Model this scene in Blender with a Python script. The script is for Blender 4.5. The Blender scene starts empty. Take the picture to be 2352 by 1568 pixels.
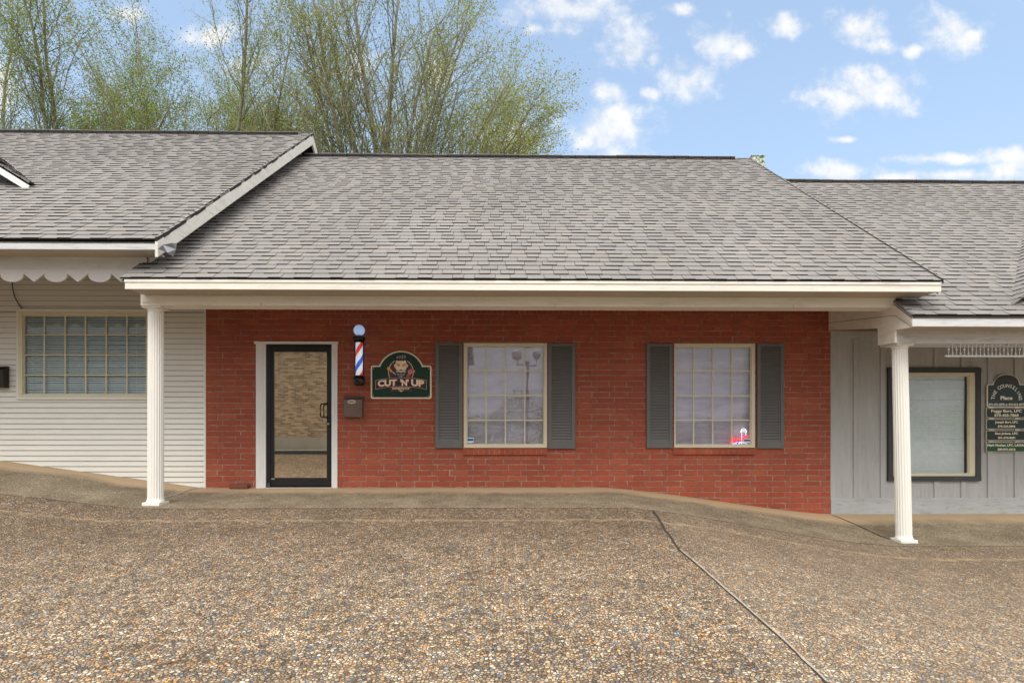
import bpy, math, random
import numpy as np
from mathutils import Vector, Matrix
random.seed(7)
R = math.radians
EYE = 0.784; F = 1320.0; YC = -8.63; YAW = R(0.8); CX = 1176.0; CY = 1000.0
FW = (math.sin(YAW), math.cos(YAW)); RT = (math.cos(YAW), -math.sin(YAW))
def at(px, py, Y):
    """point of the plane y=Y that the photo shows at pixel px,py"""
    a = (px - CX) / F; b = (CY - py) / F
    dx = FW[0] + a * RT[0]; dy = FW[1] + a * RT[1]
    t = (Y - YC) / dy
    return Vector((dx * t, Y, EYE + b * t))
def atx(px, py, X):
    a = (px - CX) / F; b = (CY - py) / F
    dx = FW[0] + a * RT[0]; dy = FW[1] + a * RT[1]
    t = X / dx
    return Vector((X, YC + dy * t, EYE + b * t))
C = bpy.context.scene.collection

# ------------------------------------------------------------------ mesh helpers
def rootloc(o):
    v = Vector((0, 0, 0))
    while o is not None:
        v = v + Vector(o.location); o = o.parent
    return v
class MB:
    def __init__(s): s.v = []; s.f = []; s.m = []
    def add(s, vs, fs, m=0):
        n = len(s.v); s.v += [tuple(p) for p in vs]
        for f in fs: s.f.append([n + i for i in f]); s.m.append(m)
        return s
    def box(s, x0, x1, y0, y1, z0, z1, m=0, skip=()):
        vs = [(x0,y0,z0),(x1,y0,z0),(x1,y1,z0),(x0,y1,z0),(x0,y0,z1),(x1,y0,z1),(x1,y1,z1),(x0,y1,z1)]
        fs = {'b':(0,3,2,1),'t':(4,5,6,7),'f':(0,1,5,4),'r':(1,2,6,5),'k':(2,3,7,6),'l':(3,0,4,7)}
        return s.add(vs, [fs[k] for k in fs if k not in skip], m)
    def quad(s, a, b, c, d, m=0): return s.add([a, b, c, d], [(0, 1, 2, 3)], m)
    def prism(s, pts, y0, y1, m=0):
        """pts (x,z) outline, extruded from y0 (front) to y1"""
        n = len(pts)
        vs = [(x, y0, z) for x, z in pts] + [(x, y1, z) for x, z in pts]
        fs = [list(range(n)), list(range(2*n-1, n-1, -1))] + [(i, n+i, n+(i+1) % n, (i+1) % n) for i in range(n)]
        return s.add(vs, fs, m)
    def prismx(s, pts, x0, x1, m=0):
        n = len(pts)
        vs = [(x0, y, z) for y, z in pts] + [(x1, y, z) for y, z in pts]
        fs = [list(range(n)), list(range(2*n-1, n-1, -1))] + [(i, n+i, n+(i+1) % n, (i+1) % n) for i in range(n)]
        return s.add(vs, fs, m)
    def lathe(s, cx, cy, prof, n=24, m=0, a0=0, a1=2*math.pi, fn=None, top=(0, 0)):
        """prof (r,z) pairs bottom to top; fn(angle) scales the radius (flutes)"""
        base = len(s.v); full = abs(a1 - a0 - 2*math.pi) < 1e-6
        k = n if full else n + 1
        z0 = prof[0][1]; z1 = prof[-1][1]
        for r, z in prof:
            q = (z - z0) / (z1 - z0 + 1e-9)
            for i in range(k):
                a = a0 + (a1 - a0) * i / n
                rr = r * (fn(a, r) if fn else 1)
                s.v.append((cx + rr*math.cos(a) + top[0]*q, cy + rr*math.sin(a) + top[1]*q, z))
        for j in range(len(prof)-1):
            for i in range(n):
                i2 = (i+1) % k
                s.f.append([base+j*k+i, base+j*k+i2, base+(j+1)*k+i2, base+(j+1)*k+i]); s.m.append(m)
        if full:
            s.f.append([base + i for i in range(k)][::-1]); s.m.append(m)
            s.f.append([base + (len(prof)-1)*k + i for i in range(k)]); s.m.append(m)
        return s
    def tube(s, pts, r, n=6, m=0, r1=None):
        pts = [Vector(p) for p in pts]; base = len(s.v); L = len(pts)
        for j, p in enumerate(pts):
            d = (pts[min(j+1, L-1)] - pts[max(j-1, 0)]).normalized()
            u = d.cross(Vector((0, 0, 1)));
            if u.length < 1e-3: u = d.cross(Vector((1, 0, 0)))
            u.normalize(); w = d.cross(u)
            rr = r if r1 is None else r + (r1 - r) * j / (L - 1)
            for i in range(n):
                a = 2*math.pi*i/n
                s.v.append(tuple(p + u*(rr*math.cos(a)) + w*(rr*math.sin(a))))
        for j in range(L-1):
            for i in range(n):
                s.f.append([base+j*n+i, base+j*n+(i+1) % n, base+(j+1)*n+(i+1) % n, base+(j+1)*n+i]); s.m.append(m)
        s.f.append([base+i for i in range(n)][::-1]); s.m.append(m)
        s.f.append([base+(L-1)*n+i for i in range(n)]); s.m.append(m)
        return s
    def build(s, name, mats, parent=None, smooth=False, label=None, fix=True):
        me = bpy.data.meshes.new(name)
        o = rootloc(parent) if parent is not None else Vector((0, 0, 0))
        me.from_pydata([(v[0]-o.x, v[1]-o.y, v[2]-o.z) for v in s.v], [], s.f)
        if not isinstance(mats, (list, tuple)): mats = [mats]
        for mt in mats: me.materials.append(mt)
        me.polygons.foreach_set('material_index', s.m)
        if smooth: me.polygons.foreach_set('use_smooth', [True]*len(s.f))
        me.update()
        ob = bpy.data.objects.new(name, me); C.objects.link(ob)
        if parent is not None: ob.parent = parent
        if label: ob['label'] = label
        return ob
def autosmooth(o, ang=35):
    me = o.data
    try:
        me.polygons.foreach_set('use_smooth', [True]*len(me.polygons)); me.set_sharp_from_angle(angle=R(ang))
    except Exception: pass
    return o
def thing(name, loc, label, cat, group=None):
    o = bpy.data.objects.new(name, None); C.objects.link(o); o.location = loc
    o.empty_display_size = 0.2
    o['label'] = label; o['category'] = cat
    if group: o['group'] = group
    return o
def tag(o, label, cat, group=None):
    o['label'] = label; o['category'] = cat
    if group: o['group'] = group
    return o
def struct(o, kind='structure', label=None, cat=None):
    o['kind'] = kind
    if label: o['label'] = label
    if cat: o['category'] = cat
    return o
def bevel(o, w=0.004, seg=2):
    b = o.modifiers.new('bevel', 'BEVEL'); b.width = w; b.segments = seg; b.limit_method = 'ANGLE'; b.angle_limit = R(40)
    return o

# ------------------------------------------------------------------ material helpers
class NT:
    def __init__(s, name):
        s.mat = bpy.data.materials.new(name); s.mat.use_nodes = True
        s.t = s.mat.node_tree; s.n = s.t.nodes; s.n.clear()
        s.out = s.n.new('ShaderNodeOutputMaterial')
        s.tc = None
    def link(s, a, b): s.t.links.new(a, b)
    def obj(s):
        if s.tc is None: s.tc = s.n.new('ShaderNodeNewGeometry')
        return s.tc.outputs['Position']
    def island(s):
        s.obj(); return s.tc.outputs['Random Per Island']
    def scale(s, vec, sc):
        m = s.n.new('ShaderNodeMapping'); s.link(vec, m.inputs['Vector']); m.inputs['Scale'].default_value = sc
        return m.outputs[0]
    def noise(s, vec, sc, det=4, rough=0.55, col=False, dist=0):
        n = s.n.new('ShaderNodeTexNoise'); s.link(vec, n.inputs['Vector'])
        n.inputs['Scale'].default_value = sc; n.inputs['Detail'].default_value = det; n.inputs['Roughness'].default_value = rough
        n.inputs['Distortion'].default_value = dist
        return n.outputs['Color' if col else 'Fac']
    def ramp(s, fac, stops, interp='LINEAR'):
        r = s.n.new('ShaderNodeValToRGB'); s.link(fac, r.inputs[0]); cr = r.color_ramp; cr.interpolation = interp
        while len(cr.elements) < len(stops): cr.elements.new(0.5)
        for e, (p, c) in zip(cr.elements, stops):
            e.position = p
            e.color = (c, c, c, 1) if isinstance(c, (int, float)) else (*c, 1)
        return r.outputs[0]
    def mix(s, fac, a, b, mode='MIX'):
        m = s.n.new('ShaderNodeMix'); m.data_type = 'RGBA'; m.blend_type = mode
        for sock, v in ((m.inputs[0], fac), (m.inputs[6], a), (m.inputs[7], b)):
            if hasattr(v, 'is_linked') or hasattr(v, 'links'): s.link(v, sock)
            elif isinstance(v, (int, float)): sock.default_value = v if sock == m.inputs[0] else (v, v, v, 1)
            else: sock.default_value = (*v, 1)
        return m.outputs[2]
    def math(s, op, a, b=0.0, c=None, clamp=False):
        m = s.n.new('ShaderNodeMath'); m.operation = op; m.use_clamp = clamp
        for i, v in enumerate((a, b) if c is None else (a, b, c)):
            if isinstance(v, (int, float)): m.inputs[i].default_value = v
            else: s.link(v, m.inputs[i])
        return m.outputs[0]
    def sep(s, vec):
        x = s.n.new('ShaderNodeSeparateXYZ'); s.link(vec, x.inputs[0]); return x.outputs
    def bump(s, h, strength=0.3, dist=0.01, normal=None):
        b = s.n.new('ShaderNodeBump'); s.link(h, b.inputs['Height']); b.inputs['Strength'].default_value = strength
        b.inputs['Distance'].default_value = dist
        if normal is not None: s.link(normal, b.inputs['Normal'])
        return b.outputs[0]
    def princ(s, color, rough=0.7, bump=None, metal=0.0, emis=None, estr=0.0, spec=0.5, coat=0.0):
        p = s.n.new('ShaderNodeBsdfPrincipled')
        if isinstance(color, (tuple, list)): p.inputs['Base Color'].default_value = (*color, 1)
        else: s.link(color, p.inputs['Base Color'])
        if isinstance(rough, (int, float)): p.inputs['Roughness'].default_value = rough
        else: s.link(rough, p.inputs['Roughness'])
        p.inputs['Metallic'].default_value = metal; p.inputs['Specular IOR Level'].default_value = spec
        p.inputs['Coat Weight'].default_value = coat
        if emis is not None:
            if isinstance(emis, (tuple, list)): p.inputs['Emission Color'].default_value = (*emis, 1)
            else: s.link(emis, p.inputs['Emission Color'])
            p.inputs['Emission Strength'].default_value = estr
        if bump is not None: s.link(bump, p.inputs['Normal'])
        s.link(p.outputs[0], s.out.inputs[0]); return p

def paint(name, col, rough=0.55, var=0.12, sc=3.0, dirt=None, dirtamt=0.5, bump=0.15, streak=(1, 1, 1), spec=0.4):
    """painted wood or metal: faint tone variation, patches of dirt, fine bump"""
    t = NT(name); p = t.obj()
    n = t.noise(t.scale(p, streak), sc, 6, 0.6)
    lo = tuple(c*(1-var) for c in col); hi = tuple(min(1, c*(1+var*0.5)) for c in col)
    c = t.ramp(n, [(0.3, lo), (0.7, hi)])
    if dirt:
        d = t.noise(t.scale(p, tuple(x*1.7 for x in streak)), sc*2.3, 8, 0.7)
        m = t.ramp(d, [(0.52, 0.0), (0.72, dirtamt)])
        c = t.mix(m, c, dirt)
    f = t.noise(p, 90, 4, 0.6)
    t.princ(c, rough, t.bump(t.math('ADD', f, t.math('MULTIPLY', n, 2.0)), bump, 0.004), spec=spec)
    return t.mat
def flat(name, col, rough=0.5, metal=0.0, emis=None, estr=0, spec=0.5):
    t = NT(name); p = t.obj(); n = t.noise(p, 14, 4)
    c = t.ramp(n, [(0.3, tuple(x*0.93 for x in col)), (0.7, tuple(min(1, x*1.04) for x in col))])
    t.princ(c, rough, None, metal, emis, estr, spec)
    return t.mat

M = {}
def mk_shingle(name, base):
    t = NT(name); p = t.obj(); r = t.island()
    a, b, c = base
    cc = t.ramp(r, [(0.0, (a*.92, b*.92, c*.94)), (0.3, (a*.97, b*.97, c*.98)), (0.62, (a, b, c)), (0.82, (a*1.04, b*1.02, c*.98)), (1.0, (a*1.06, b*1.05, c*1.05))])
    rr = t.math('FRACT', t.math('MULTIPLY', r, 37.7))
    cc = t.mix(t.ramp(rr, [(0.93, 0.0), (0.95, 0.22)]), cc, (a*.95, b*.80, c*.70))
    big = t.noise(p, 0.55, 5, 0.6); cc = t.mix(1.0, cc, t.ramp(big, [(0.3, (.86,.85,.84)), (0.7, (1.1,1.09,1.08))]), 'MULTIPLY')
    g = t.noise(p, 260, 2, 0.8); cc = t.mix(1.0, cc, t.ramp(g, [(0.25, .66), (0.75, 1.34)]), 'MULTIPLY')
    w = t.noise(t.scale(p, (1.5, .35, .35)), 6, 6, 0.7); cc = t.mix(t.ramp(w, [(0.58, 0.0), (0.75, 0.35)]), cc, (a*.55, b*.53, c*.5))
    t.princ(cc, 0.93, t.bump(g, 0.5, 0.003), spec=0.2); return t.mat
M['shingle'] = mk_shingle('asphalt_shingle', (.232, .221, .212))
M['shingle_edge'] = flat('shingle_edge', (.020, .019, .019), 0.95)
def mk_brick():
    t = NT('painted_brick'); p = t.obj(); r = t.island()
    cc = t.ramp(r, [(0.0, (.32,.070,.036)), (0.35, (.34,.074,.037)), (0.7, (.36,.080,.040)), (1.0, (.385,.098,.047))])
    n = t.noise(p, 22, 6, 0.7); cc = t.mix(1.0, cc, t.ramp(n, [(0.3, .84), (0.7, 1.12)]), 'MULTIPLY')
    big = t.noise(p, 1.1, 3, 0.5); cc = t.mix(1.0, cc, t.ramp(big, [(0.3, .84), (0.7, 1.1)]), 'MULTIPLY')
    s = t.noise(p, 60, 5, 0.75); cc = t.mix(t.ramp(s, [(0.66, 0.0), (0.74, .45)]), cc, (.45, .26, .2))
    pe = t.noise(t.scale(p, (1, 1, 1.6)), 9, 8, 0.75); cc = t.mix(t.ramp(pe, [(0.70, 0.0), (0.73, .8)]), cc, (.36, .22, .17))
    g = t.noise(p, 120, 5, 0.7)
    t.princ(cc, t.ramp(n, [(0.3, .55), (0.7, .8)]), t.bump(t.math('ADD', g, n), 0.5, 0.004), spec=0.35); return t.mat
M['brick'] = mk_brick()
def mk_mortar():
    t = NT('mortar'); p = t.obj(); n = t.noise(t.scale(p, (1, 1, 1)), 7, 8, 0.8)
    cc = t.ramp(n, [(0.32, (.20,.085,.06)), (0.5, (.31,.19,.15)), (0.68, (.50,.41,.35))])
    t.princ(cc, 0.95, t.bump(t.noise(p, 150, 3), 0.5, 0.003)); return t.mat
M['mortar'] = mk_mortar()
CREAM = (.80, .775, .70)
M['siding'] = paint('white_siding_paint', (.79, .78, .73), .5, .05, 1.3, (.45,.40,.30), .12, .02, (.4, 1, 1.5))
M['cream'] = paint('cream_trim_paint', CREAM, .5, .08, 1.6, (.35, .30, .22), .35, .12, (.35, 1, 2.5))
M['greytrim'] = paint('weathered_grey_white_trim', (.62, .63, .635), .6, .12, 2.0, (.22, .22, .21), .6, .2, (.35, 1, 2.5))
M['oldwhite'] = paint('peeling_white_rake_paint', (.70, .69, .63), .7, .12, 5.0, (.3, .28, .23), .5, .3, (.3, .3, 2.2))
M['white'] = paint('white_trim_paint', (.78, .78, .78), .4, .05, 2.0, (.5, .5, .48), .25, .06, (2, 1, .4))
M['column'] = paint('white_column_paint', (.80, .79, .74), .45, .03, 2.0, (.5, .47, .42), .10, .0, (2, 2, .4))
M['board'] = paint('grey_board_paint', (.455, .46, .455), .8, .14, 2.2, (.18, .18, .18), .35, .3, (3.0, 1, .35))
M['skirt'] = paint('worn_grey_skirt_board', (.46, .475, .485), .8, .15, 3.0, (.16, .16, .16), .6, .3, (.5, 1, 2.0))
M['soffit'] = paint('soffit_paint', (.46, .41, .33), .8, .1, 1.5)
M['shutter'] = paint('charcoal_shutter', (.145, .142, .14), .5, .12, 2.5, (.17, .16, .15), .3, .15)
M['winframe'] = paint('cream_aluminium_frame', (.70, .655, .49), .4, .06, 2.0, (.4, .34, .2), .2)
M['darktrim'] = paint('charcoal_window_trim', (.055, .057, .062), .6, .12, 2.5, (.14, .13, .12), .3)
M['black'] = paint('black_door_frame', (.016, .016, .018), .38, .1, 3, None, 0, .03)
M['blackgloss'] = flat('gloss_black', (.008, .008, .009), .16)
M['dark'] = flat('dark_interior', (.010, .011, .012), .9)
M['steel'] = flat('brushed_steel', (.5, .5, .5), .35, .9)
M['brown'] = paint('brown_mailbox_paint', (.15, .11, .095), .42, .08, 3)
M['darkbrown'] = paint('dark_brown_mailbox_paint', (.022, .017, .014), .5, .08, 3)
M['flash'] = flat('galvanised_flashing', (.30, .31, .33), .4, .85)
M['cable'] = flat('dark_cable', (.015, .012, .01), .6)
M['concrete'] = paint('pale_threshold_concrete', (.50, .47, .40), .9, .15, 5, (.3, .27, .2), .5, .3)
M['gap'] = flat('siding_lap_shadow', (.13, .115, .09), .9)  # dark colour painted in as the shadow line under each siding lap
M['ceil'] = paint('wall_shading_brown_ceiling', (.19, .135, .08), .8, .15, 2)  # ceiling brown is made up, to darken and warm the upper walls
M['groove'] = flat('dark_groove', (.05, .042, .034), .9)

def mk_chimney():
    t = NT('speckled_lichen_flue'); p = t.obj(); n = t.noise(p, 17, 5, 0.7)
    c = t.ramp(n, [(0.42, (.08, .10, .08)), (0.5, (.42, .48, .38)), (0.6, (.62, .66, .56))])
    t.princ(c, .9, t.bump(n, .8, .01)); return t.mat
M['flue'] = mk_chimney()

def mk_glass(name, refl, tint=(1, 1, 1), gl=(.95, .97, 1.0), wav=0.0):
    t = NT(name); p = t.obj()
    tr = t.n.new('ShaderNodeBsdfTransparent'); tr.inputs[0].default_value = (*tint, 1)
    g = t.n.new('ShaderNodeBsdfGlossy'); g.inputs[0].default_value = (*gl, 1); g.inputs['Roughness'].default_value = 0.0
    if wav: t.link(t.bump(t.noise(t.scale(p, (1, 1, 1)), 2.6, 2, .4), wav, .004), g.inputs['Normal'])
    lw = t.n.new('ShaderNodeFresnel'); lw.inputs[0].default_value = 1.5
    f = t.math('ADD', lw.outputs[0], refl, clamp=True)
    mx = t.n.new('ShaderNodeMixShader'); t.link(f, mx.inputs[0]); t.link(tr.outputs[0], mx.inputs[1]); t.link(g.outputs[0], mx.inputs[2])
    t.link(mx.outputs[0], t.out.inputs[0]); return t.mat
M['glass'] = mk_glass('window_glass', .06, wav=.4)
M['glass_wavy'] = mk_glass('window_glass_wavy', .10, wav=.22)
M['glass_teal'] = mk_glass('tinted_window_glass', .05, (.95, 1, 1), wav=.4)
def mk_doorglass():
    t = NT('mirror_door_glass'); p = t.obj()
    g = t.n.new('ShaderNodeBsdfGlossy'); g.inputs[0].default_value = (.84, .76, .62, 1); g.inputs['Roughness'].default_value = 0.0
    t.link(g.outputs[0], t.out.inputs[0]); return t.mat
M['doorglass'] = mk_doorglass()
def mk_curtain(name, a, b):
    t = NT(name); p = t.obj()
    n = t.noise(t.scale(p, (.5, 1, 2.4)), 2.0, 4, .55, dist=1.2)
    c = t.ramp(n, [(0.3, a), (0.7, b)])
    t.princ(c, .9, t.bump(n, .8, .05), spec=.1); return t.mat
M['curtain'] = mk_curtain('lilac_curtain', (.50, .46, .55), (.72, .69, .80))
M['blind'] = flat('pale_blind_slat', (.80, .88, .90), .6)
M['blindw'] = flat('white_blind_slat', (.95, .97, .97), .6)

# ---- ground: exposed aggregate
def mk_ground():
    t = NT('exposed_aggregate'); p = t.obj(); xyz = t.sep(p)
    flatp = t.scale(p, (1, 1, 0.0))
    wob = t.noise(p, 30, 2, .5, col=True)
    v1 = t.n.new('ShaderNodeTexVoronoi'); v1.inputs['Scale'].default_value = 46; t.link(t.mix(.012, flatp, wob, 'ADD'), v1.inputs['Vector']); v1.inputs['Randomness'].default_value = 1
    v2 = t.n.new('ShaderNodeTexVoronoi'); v2.inputs['Scale'].default_value = 46; v2.feature = 'DISTANCE_TO_EDGE'; t.link(t.mix(.012, flatp, wob, 'ADD'), v2.inputs['Vector'])
    rnd = t.sep(v1.outputs['Color'])
    pal = t.ramp(rnd[0], [(0.0, (.17,.115,.075)), (.10, (.34,.235,.14)), (.22, (.54,.40,.24)), (.34, (.42,.31,.205)), (.46, (.62,.50,.34)), (.56, (.60,.31,.11)),
                          (.64, (.36,.27,.19)), (.72, (.55,.45,.32)), (.80, (.20,.215,.23)), (.86, (.44,.33,.25)), (.93, (.64,.56,.44)), (.97, (.14,.19,.24))], 'CONSTANT')
    cc = t.mix(1.0, pal, t.ramp(rnd[1], [(0, .66), (1, 1.14)]), 'MULTIPLY')
    cc = t.mix(t.ramp(v2.outputs['Distance'], [(0.0, .96), (.05, .8), (.13, 0.0)]), cc, (.085, .062, .042))
    v3 = t.n.new('ShaderNodeTexVoronoi'); v3.inputs['Scale'].default_value = 17; t.link(flatp, v3.inputs['Vector']); cc = t.mix(1.0, cc, t.ramp(t.sep(v3.outputs['Color'])[0], [(0, .78), (.8, 1.1), (1, 1.3)]), 'MULTIPLY')
    # paste where the pebbles are buried
    pst = t.noise(p, 9, 5, .7); cc = t.mix(t.ramp(pst, [(.52, 0.0), (.68, .35)]), cc, (.30, .23, .155))
    # weathered damp band by the walk, and the pale sandy line in the gutter
    big = t.noise(p, .8, 5, .6)
    yy = t.math('ADD', xyz[1], t.math('MULTIPLY', t.math('SUBTRACT', big, .5), 1.6))
    dk = t.ramp(t.math('MULTIPLY', t.math('ADD', yy, 6.0), .2), [(0.22, 0.0), (.55, .26), (.70, .50), (.80, .40)])
    cc = t.mix(dk, cc, (.125, .080, .046))
    bl = t.noise(p, 2.3, 6, .65); cc = t.mix(1.0, cc, t.ramp(bl, [(.3, .74), (.7, 1.16)]), 'MULTIPLY')
    jx = t.math('ADD', xyz[0], t.math('MULTIPLY', xyz[1], -.10)); jm = t.ramp(t.math('ADD', t.math('MULTIPLY', jx, .5), -.55), [(.42, 0.0), (.55, .14)])
    cc = t.mix(jm, cc, (.47, .37, .26))
    ln = t.noise(p, 5.0, 4, .6)
    yl = t.math('ABSOLUTE', t.math('ADD', t.math('ADD', xyz[1], 2.17), t.math('MULTIPLY', t.math('SUBTRACT', ln, .5), .20)))
    br = t.noise(p, 6, 4, .7)
    lm = t.math('MULTIPLY', t.ramp(yl, [(0.006, .9), (.055, 0.0)]), t.ramp(br, [(.36, .05), (.60, .8)]))
    cc = t.mix(lm, cc, (.50, .36, .20))
    h = t.ramp(v2.outputs['Distance'], [(0.0, 0.0), (.18, .75), (.4, 1.0)])
    hh = t.math('ADD', h, t.math('MULTIPLY', rnd[2], .6))
    t.princ(cc, t.ramp(rnd[1], [(0, .55), (1, .9)]), t.bump(hh, .9, .012), spec=.35); return t.mat
M['ground'] = mk_ground()
def mk_walk():
    t = NT('brushed_walk_concrete'); p = t.obj(); xyz = t.sep(p)
    n = t.noise(p, 2.2, 7, .65)
    cc = t.ramp(n, [(.3, (.125, .096, .062)), (.5, (.185, .147, .098)), (.7, (.26, .21, .145))])
    sp = t.noise(p, 46, 3, .8); cc = t.mix(t.ramp(sp, [(.56, 0.0), (.66, .85)]), cc, (.50, .43, .32))
    s2 = t.noise(p, 60, 2, .8); cc = t.mix(t.ramp(s2, [(.32, .6), (.42, 0.0)]), cc, (.07, .055, .04))
    v1 = t.n.new('ShaderNodeTexVoronoi'); v1.inputs['Scale'].default_value = 95; t.link(p, v1.inputs['Vector'])
    cc = t.mix(1.0, cc, t.ramp(t.sep(v1.outputs['Color'])[0], [(0, .55), (1, 1.4)]), 'MULTIPLY')
    # the dry clean concrete that rain never reaches, next to the wall
    yy = t.math('ADD', xyz[1], t.math('MULTIPLY', t.math('SUBTRACT', t.noise(p, 1.3, 5, .6), .5), .55))
    m = t.ramp(t.math('ADD', yy, 1.0), [(.42, 0.0), (.70, .9)])
    cc = t.mix(m, cc, (.46, .34, .21))
    t.princ(cc, .85, t.bump(t.math('ADD', sp, v1.outputs['Distance']), .5, .004), spec=.25); return t.mat
M['walk'] = mk_walk()
def mk_bark():
    t = NT('grey_green_bark'); p = t.obj(); n = t.noise(t.scale(p, (1, 1, .4)), 7, 6, .7)
    c = t.ramp(n, [(.3, (.15, .14, .10)), (.55, (.27, .265, .21)), (.75, (.38, .37, .31))])
    t.princ(c, .9, t.bump(n, .6, .02)); return t.mat
M['bark'] = mk_bark()
def mk_leaf(name, cols):
    t = NT(name); r = t.island()
    k = len(cols); c = t.ramp(r, [(i/(k-1), cols[i]) for i in range(k)])
    d = t.n.new('ShaderNodeBsdfDiffuse'); t.link(c, d.inputs[0])
    tr = t.n.new('ShaderNodeBsdfTranslucent'); t.link(t.mix(1.0, c, (1.2, 1.3, .7), 'MULTIPLY'), tr.inputs[0])
    mx = t.n.new('ShaderNodeMixShader'); mx.inputs[0].default_value = .45
    t.link(d.outputs[0], mx.inputs[1]); t.link(tr.outputs[0], mx.inputs[2]); t.link(mx.outputs[0], t.out.inputs[0]); return t.mat
M['leaf'] = mk_leaf('spring_leaf', [(.14,.18,.05), (.22,.27,.075), (.32,.37,.11), (.36,.35,.13), (.38,.25,.13)])
M['leaf2'] = mk_leaf('green_leaf', [(.08,.13,.03), (.14,.20,.05), (.21,.28,.08), (.28,.31,.10), (.32,.23,.11)])
def mk_tan():
    t = NT('tan_brick'); p = t.obj(); x = t.sep(p); cmb = t.n.new('ShaderNodeCombineXYZ'); t.link(x[0], cmb.inputs[0]); t.link(x[2], cmb.inputs[1])
    b = t.n.new('ShaderNodeTexBrick'); t.link(cmb.outputs[0], b.inputs['Vector']); b.inputs['Scale'].default_value = 1
    b.inputs['Brick Width'].default_value = .215; b.inputs['Row Height'].default_value = .076; b.inputs['Mortar Size'].default_value = .007
    b.inputs['Color1'].default_value = (.43, .315, .20, 1); b.inputs['Color2'].default_value = (.12, .078, .055, 1); b.inputs['Mortar'].default_value = (.38, .31, .22, 1)
    b.inputs['Bias'].default_value = -.25
    n = t.noise(t.scale(p, (1, 1, 3)), 2.5, 4, .7)
    c = t.mix(1.0, b.outputs[0], t.ramp(n, [(.3, .75), (.7, 1.35)]), 'MULTIPLY')
    t.princ(c, .9); return t.mat
M['tan'] = mk_tan()

# ------------------------------------------------------------------ levels and planes
WALLY = 0.0; BEAMY = -1.47; EAVEY = -1.82; RIDGEY = 3.64
def lerp(a, b, t): return a + (b-a)*t
def smooth(t): t = max(0, min(1, t)); return t*t*(3-2*t)
def wall_base(X):
    if X < -4.48: return min(.41, (-4.48 - X)*0.137)
    if X > 1.55: return -.405*(0.35*smooth((X-1.55)/3.3) + .65*max(0, min(1, (X-1.55)/3.3)))
    return 0.0
PROF = [(0.6, 0.0), (0, 0.0), (-1.62, -.10), (-2.17, -.165), (-3.0, -.275), (-4.5, -.415), (-7.0, -.64), (-9.0, -.76), (-10.5, -.68), (-12.5, -.25), (-13.9, .10), (-16, .16), (-400, .16)]
def ground_z(X, Y):
    p = 0.0
    for (a, za), (b, zb) in zip(PROF, PROF[1:]):
        if Y >= a: p = za; break
        if Y <= a and Y >= b: p = lerp(za, zb, (a-Y)/(a-b)); break
    if Y > .6: p = 0.0
    w = wall_base(X)
    if Y < 0:
        d = -Y
        k = math.exp(-max(0, d-.5)/(5.5 if w > 0 else 9.0))
        if d > 12: k *= max(0, 1-(d-12)/4)
        w *= k
        if X > 1.5: w -= .125*smooth((X-1.2)/3.4)*smooth(d/1.5)
    return p + w
def ground_hit(px, py):
    a = (px-CX)/F; b = (CY-py)/F
    dx = FW[0]+a*RT[0]; dy = FW[1]+a*RT[1]; t = .5
    while t < 20:
        x, y, z = dx*t, YC+dy*t, EYE+b*t
        if z <= ground_z(x, y): return Vector((x, y, ground_z(x, y)))
        t += .004
    return Vector((dx*t, YC+dy*t, 0))

# ------------------------------------------------------------------ ground
xs = [-400, -120, -50, -25, -16] + [-12+.25*i for i in range(97)] + [16, 25, 50, 120, 400]
ys = [-400, -150, -60, -30, -20, -16] + [-15+.5*i for i in range(12)] + [-9+.1*i for i in range(0, 96)] + [2, 6, 14, 30, 80, 200, 600]
ys = sorted(set(round(y, 3) for y in ys + [-1.62, -2.17]))
def grid(name, xs, ys, mat, dz=0.0, clipf=None):
    b = MB(); nx = len(xs)
    for y in ys:
        for x in xs: b.v.append((x, y, ground_z(x, y) + dz))
    for j in range(len(ys)-1):
        for i in range(nx-1):
            b.f.append([j*nx+i, j*nx+i+1, (j+1)*nx+i+1, (j+1)*nx+i]); b.m.append(0)
    return b.build(name, mat, smooth=True)
struct(grid('ground', xs, ys, M['ground']))
struct(grid('walkway', [-12+.25*i for i in range(97)], [-1.62, -1.4, -1.2, -1.0, -.8, -.6, -.4, -.2, 0.0, .1], M['walk'], .004))
def strip(name, pxs, w, mat, dz, wob=.004):
    b = MB(); pts = [ground_hit(*q) for q in pxs]; dense = []
    for p, q in zip(pts, pts[1:]):
        n = max(2, int((q-p).length/.08))
        for i in range(n): dense.append(p.lerp(q, i/n))
    dense.append(pts[-1]); vs = []
    for i, p in enumerate(dense):
        d = dense[min(i+1, len(dense)-1)] - dense[max(0, i-1)]; d.z = 0; d.normalize(); nrm = Vector((d.y, -d.x, 0))
        c = p + nrm*random.uniform(-wob, wob); ww = w*random.uniform(.7, 1.15)/2
        for s in (-1, 1):
            q = c + nrm*(s*ww); vs.append((q.x, q.y, ground_z(q.x, q.y)+dz))
    b.add(vs, [(2*i, 2*i+2, 2*i+3, 2*i+1) for i in range(len(dense)-1)])
    return struct(b.build(name, mat))
M['joint'] = paint('weathered_joint_filler', (.36, .32, .27), .95, .3, 9, (.06, .05, .04), .8, .5)
M['jointdark'] = paint('dark_open_joint', (.045, .036, .027), .95, .3, 9)
JP = [(1500, 1172), (1516, 1198), (1532, 1222), (1560, 1262), (1600, 1296), (1640, 1331), (1720, 1402), (1800, 1472), (1900, 1570)]
strip('pavement_joint', JP[:4], .030, M['jointdark'], .006, .008); strip('pavement_joint', [(x-1, y) for x, y in JP[3:]], .010, M['jointdark'], .006, .003)
strip('pavement_joint', [(x+2, y) for x, y in JP[3:]], .019, M['joint'], .010, .003)
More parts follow.
